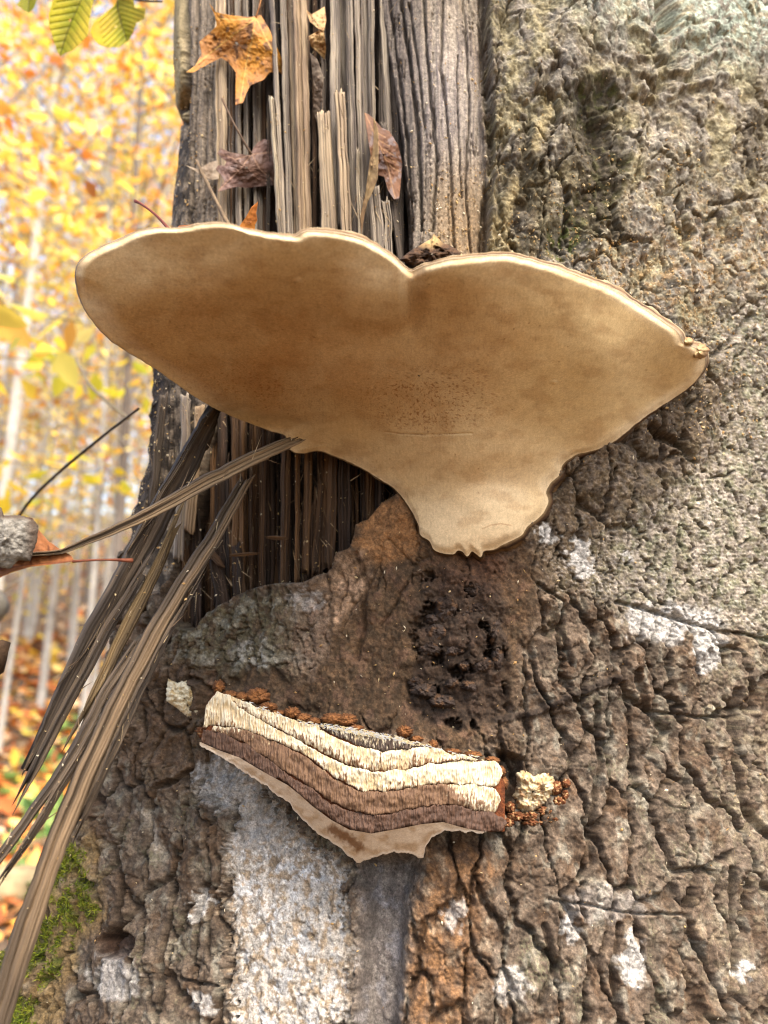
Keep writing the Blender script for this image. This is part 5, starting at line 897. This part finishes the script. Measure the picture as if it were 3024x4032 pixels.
def make_tree(h, r0, nleaf, pal, lsize, low, lab, bark, lean=0.05, spread=0.32, name='young_tree'):
    root = empty(name, lab, 'tree', (0, 0, 0))
    z = np.linspace(0, 1, 12); ph = rng.uniform(0, 6.28); c = np.stack([lean * h * z * math.cos(ph) + 0.03 * h * np.sin(z * 3 + ph) * z, lean * h * z * math.sin(ph) + 0.02 * h * np.sin(z * 4) * z, z * h - 0.1], -1)
    V, F = tube_vf(c, r0 * (1 - 0.85 * z) + 0.004, 8, 0.12); Vs = [V]; Fs = [F]; off = len(V); tips = []
    for i in range(int(10 + h * 1.6)):
        t = rng.uniform(low, 0.97); b0 = np.array([np.interp(t, z, c[:, k]) for k in range(3)]); a = rng.uniform(0, 6.28); ln = h * spread * (1.15 - t) * rng.uniform(0.6, 1.3)
        e = b0 + np.array([math.cos(a) * ln, math.sin(a) * ln, ln * rng.uniform(0.1, 0.7)]); mid = (b0 + e) / 2 + np.array([0, 0, 0.08 * ln])
        bc = resample(np.array([b0, mid, e]), 7, smooth=False); v, f = tube_vf(bc, np.linspace(r0 * (1 - 0.8 * t) * 0.4 + 0.003, 0.003, 7), 5, 0, off); Vs.append(v); Fs.append(f); off += len(v); tips.append((b0, e, ln))
    V = np.vstack(Vs); bcol = mixc(bark[0], bark[1], ss(-0.3, 0.3, fbm(V[:, 0] * 9, V[:, 2] * 3, 3, 430)))
    mk('trunk', V, np.vstack(Fs), M_bg, root, bcol)
    wts = np.array([t[2] for t in tips]); ci = rng.choice(len(tips), nleaf, p=wts / wts.sum()); tpos = rng.uniform(0.25, 1.05, nleaf)
    pos = np.array([tips[i][0] + (tips[i][1] - tips[i][0]) * t for i, t in zip(ci, tpos)]) + rng.normal(0, 1, (nleaf, 3)) * np.array([0.16, 0.16, 0.10]) * (0.5 + 0.12 * h)
    v, f, cl = leaf_cloud(pos, lsize, pal, 0.6); mk('crown', v, f, M_foliage, root, cl)
    return root
GREYB = (C(226, 220, 206), C(166, 160, 148)); DKB2 = (C(150, 138, 124), C(112, 100, 88))
GT = 'slender trees in the woods behind'
protos = [make_tree(9, 0.026, 1050, YEL, 0.075, 0.22, '', GREYB), make_tree(7, 0.018, 850, YEL + YEL + ORA, 0.075, 0.18, '', GREYB, 0.10), make_tree(12, 0.045, 1200, YEL, 0.08, 0.35, '', GREYB, 0.03, 0.26), make_tree(5, 0.013, 800, GRN, 0.07, 0.12, '', GREYB, 0.12), make_tree(11, 0.045, 950, ORA + YEL + YEL, 0.08, 0.3, '', DKB2, 0.06, 0.26)]
LABS = ['slender pale-barked tree with a golden crown in the blurred woods', 'pale leaning sapling with yellow and orange leaves in the blurred woods', 'tall pale-barked tree with a high golden crown in the blurred woods', 'small pale sapling with yellow-green leaves in the blurred woods', 'tall brown-barked tree with an orange crown in the blurred woods']
used = [False] * len(protos)
def plant(i, X, Y, rot, scl):
    if used[i]:
        s = protos[i]; o = s.copy(); col.objects.link(o)
        for ch in s.children:
            c_ = ch.copy(); col.objects.link(c_); c_.parent = o
    else: o = protos[i]; used[i] = True
    o.location = (X, Y, float(gz(X, Y)) - 0.03); o.rotation_euler = (0, 0, rot); o.scale = (scl, scl, scl)
    tag(o, LABS[i], 'tree', GT)
r2 = np.random.default_rng(21)
for k in range(96):
    Y = 5.0 + 27 * (k / 96.0) ** 1.25; q = -0.60 + 0.40 * ((k * 0.618) % 1.0) + r2.normal(0, 0.015)
    plant(int(r2.choice([0, 1, 2, 3, 4], p=[0.3, 0.22, 0.2, 0.18, 0.10])), q * Y, Y, r2.uniform(0, 6.28), r2.uniform(0.75, 1.2))
for k in range(44):                                               # the woods go on beside and behind the trunk
    Y = r2.uniform(5, 24); q = (0.2 + 1.3 * ((k * 0.618) % 1.0)) if k % 4 else -(0.62 + 0.7 * r2.random()); plant(k % 5, q * Y, Y, r2.uniform(0, 6.28), r2.uniform(0.8, 1.2))
# low leafy branches nearer the trunk
def low_branch(lab, p0, p1, p2, n, pal, ls):
    root = empty('leafy_branch', lab, 'branch', tuple(p0), 'leafy branches reaching in front of the woods')
    g0 = np.array([p0[0] - 0.5, p0[1] + 0.1, float(gz(p0[0] - 0.5, p0[1] + 0.1)) - 0.03]); cr_ = resample(np.array([g0, (g0 + p0) / 2 + np.array([-0.08, 0, 0.1]), p0, p1, p2]), 40); c = resample(np.array([p0, p1, p2]), 16); V, F = tube_vf(cr_, np.linspace(0.012, 0.002, 40), 6, 0.1)
    put(mk('stem', V, F, M_bg, None, np.broadcast_to(C(150, 130, 96), (len(V), 3))), root)
    t = rng.uniform(0.1, 1, n); pos = np.stack([np.interp(t, np.linspace(0, 1, 16), c[:, k]) for k in range(3)], -1) + rng.normal(0, 1, (n, 3)) * np.array([0.10, 0.12, 0.07])
    v, f, cl = leaf_cloud(pos, ls, pal, 0.5, (0, 0, -0.5)); put(mk('foliage', v, f, M_foliage, None, cl), root)
low_branch('leafy branch with orange leaves reaching in near the hanging beech leaves', at(-500, 300, 2.2), at(60, 480, 2.4), at(560, 700, 2.6), 90, ORA + YEL, 0.065)
low_branch('leafy branch with golden leaves slanting down behind the left lobe', at(-400, 450, 3.0), at(200, 800, 3.2), at(640, 1000, 3.4), 140, YEL, 0.07)
low_branch('thin branch of yellow leaves level with the left lobe tip', at(-300, 1180, 1.9), at(80, 1230, 1.9), at(330, 1270, 1.95), 26, YEL, 0.10)
low_branch('thin branch of yellow-green leaves under the left lobe', at(-300, 1500, 2.6), at(160, 1420, 2.7), at(520, 1480, 2.8), 36, GRN, 0.09)
low_branch('low branch of lime-yellow leaves near the slanting dark twig', at(-200, 1900, 3.0), at(150, 1830, 3.1), at(450, 1900, 3.2), 36, GRN, 0.09)
low_branch('branch of mixed golden leaves high between sky gaps', at(-400, 100, 3.6), at(200, 150, 3.8), at(700, 300, 4.0), 170, YEL + ORA, 0.07)
# litter of fallen leaves
def wedge(n, y0, y1, q0, q1):
    Y = np.sqrt(rng.uniform(y0 ** 2, y1 ** 2, n)); X = rng.uniform(q0, q1, n) * Y; return np.stack([X, Y, gz(X, Y) + rng.uniform(0.0, 0.04, n)], -1)
LIT = [C(206, 132, 62), C(184, 104, 48), C(160, 92, 50), C(216, 158, 82), C(226, 190, 110), C(196, 150, 96), C(140, 84, 48), C(230, 196, 80), C(204, 168, 128)]
pos = np.vstack([wedge(7000, 1.2, 9, -0.75, 0.1), wedge(7000, 8, 30, -0.75, 0.0), wedge(9000, 0.4, 14, -2.2, -0.75), wedge(11000, 0.8, 16, 0.1, 2.2)]); v, f, cl = leaf_cloud(pos, 0.13, LIT, 0.75)
tag(mk('leaf_litter', v, f, M_litter, None, cl), 'fallen orange and tan leaves covering the forest floor', 'leaf litter', kind='stuff')
pos = np.vstack([np.array(p_) + rng.normal(0, 1, (46, 3)) * np.array([0.16, 0.2, 0.03]) for p_ in ([-1.55, 4.2, 0.05], [-1.9, 5.0, 0.1], [-1.35, 3.9, 0.02], [-2.2, 5.6, 0.15], [-1.5, 3.4, 0.02], [-2.4, 6.6, 0.3])])
pos[:, 2] = gz(pos[:, 0], pos[:, 1]) + 0.06; v, f, cl = leaf_cloud(pos, 0.12, [C(120, 160, 80), C(150, 180, 100), C(96, 130, 70)], 0.3, (0, 0, 0.4))
tag(mk('ground_plants', v, f, M_foliage, None, cl), 'low green plants among the fallen leaves', 'plants', kind='stuff')
lp = [at(-500, 3560, 3.1), at(-100, 3500, 3.2), at(150, 3450, 3.3), at(420, 3400, 3.45)]
lp = np.array(lp); lp[:, 2] = gz(lp[:, 0], lp[:, 1]) + 0.07
tag(tube('fallen_log', lp, [0.085, 0.085, 0.08, 0.07], (C(190, 170, 126), C(150, 130, 96)), M_bg, 14, n=30, rough=0.12), 'pale barkless log lying on the leaves beyond the splinters', 'log')
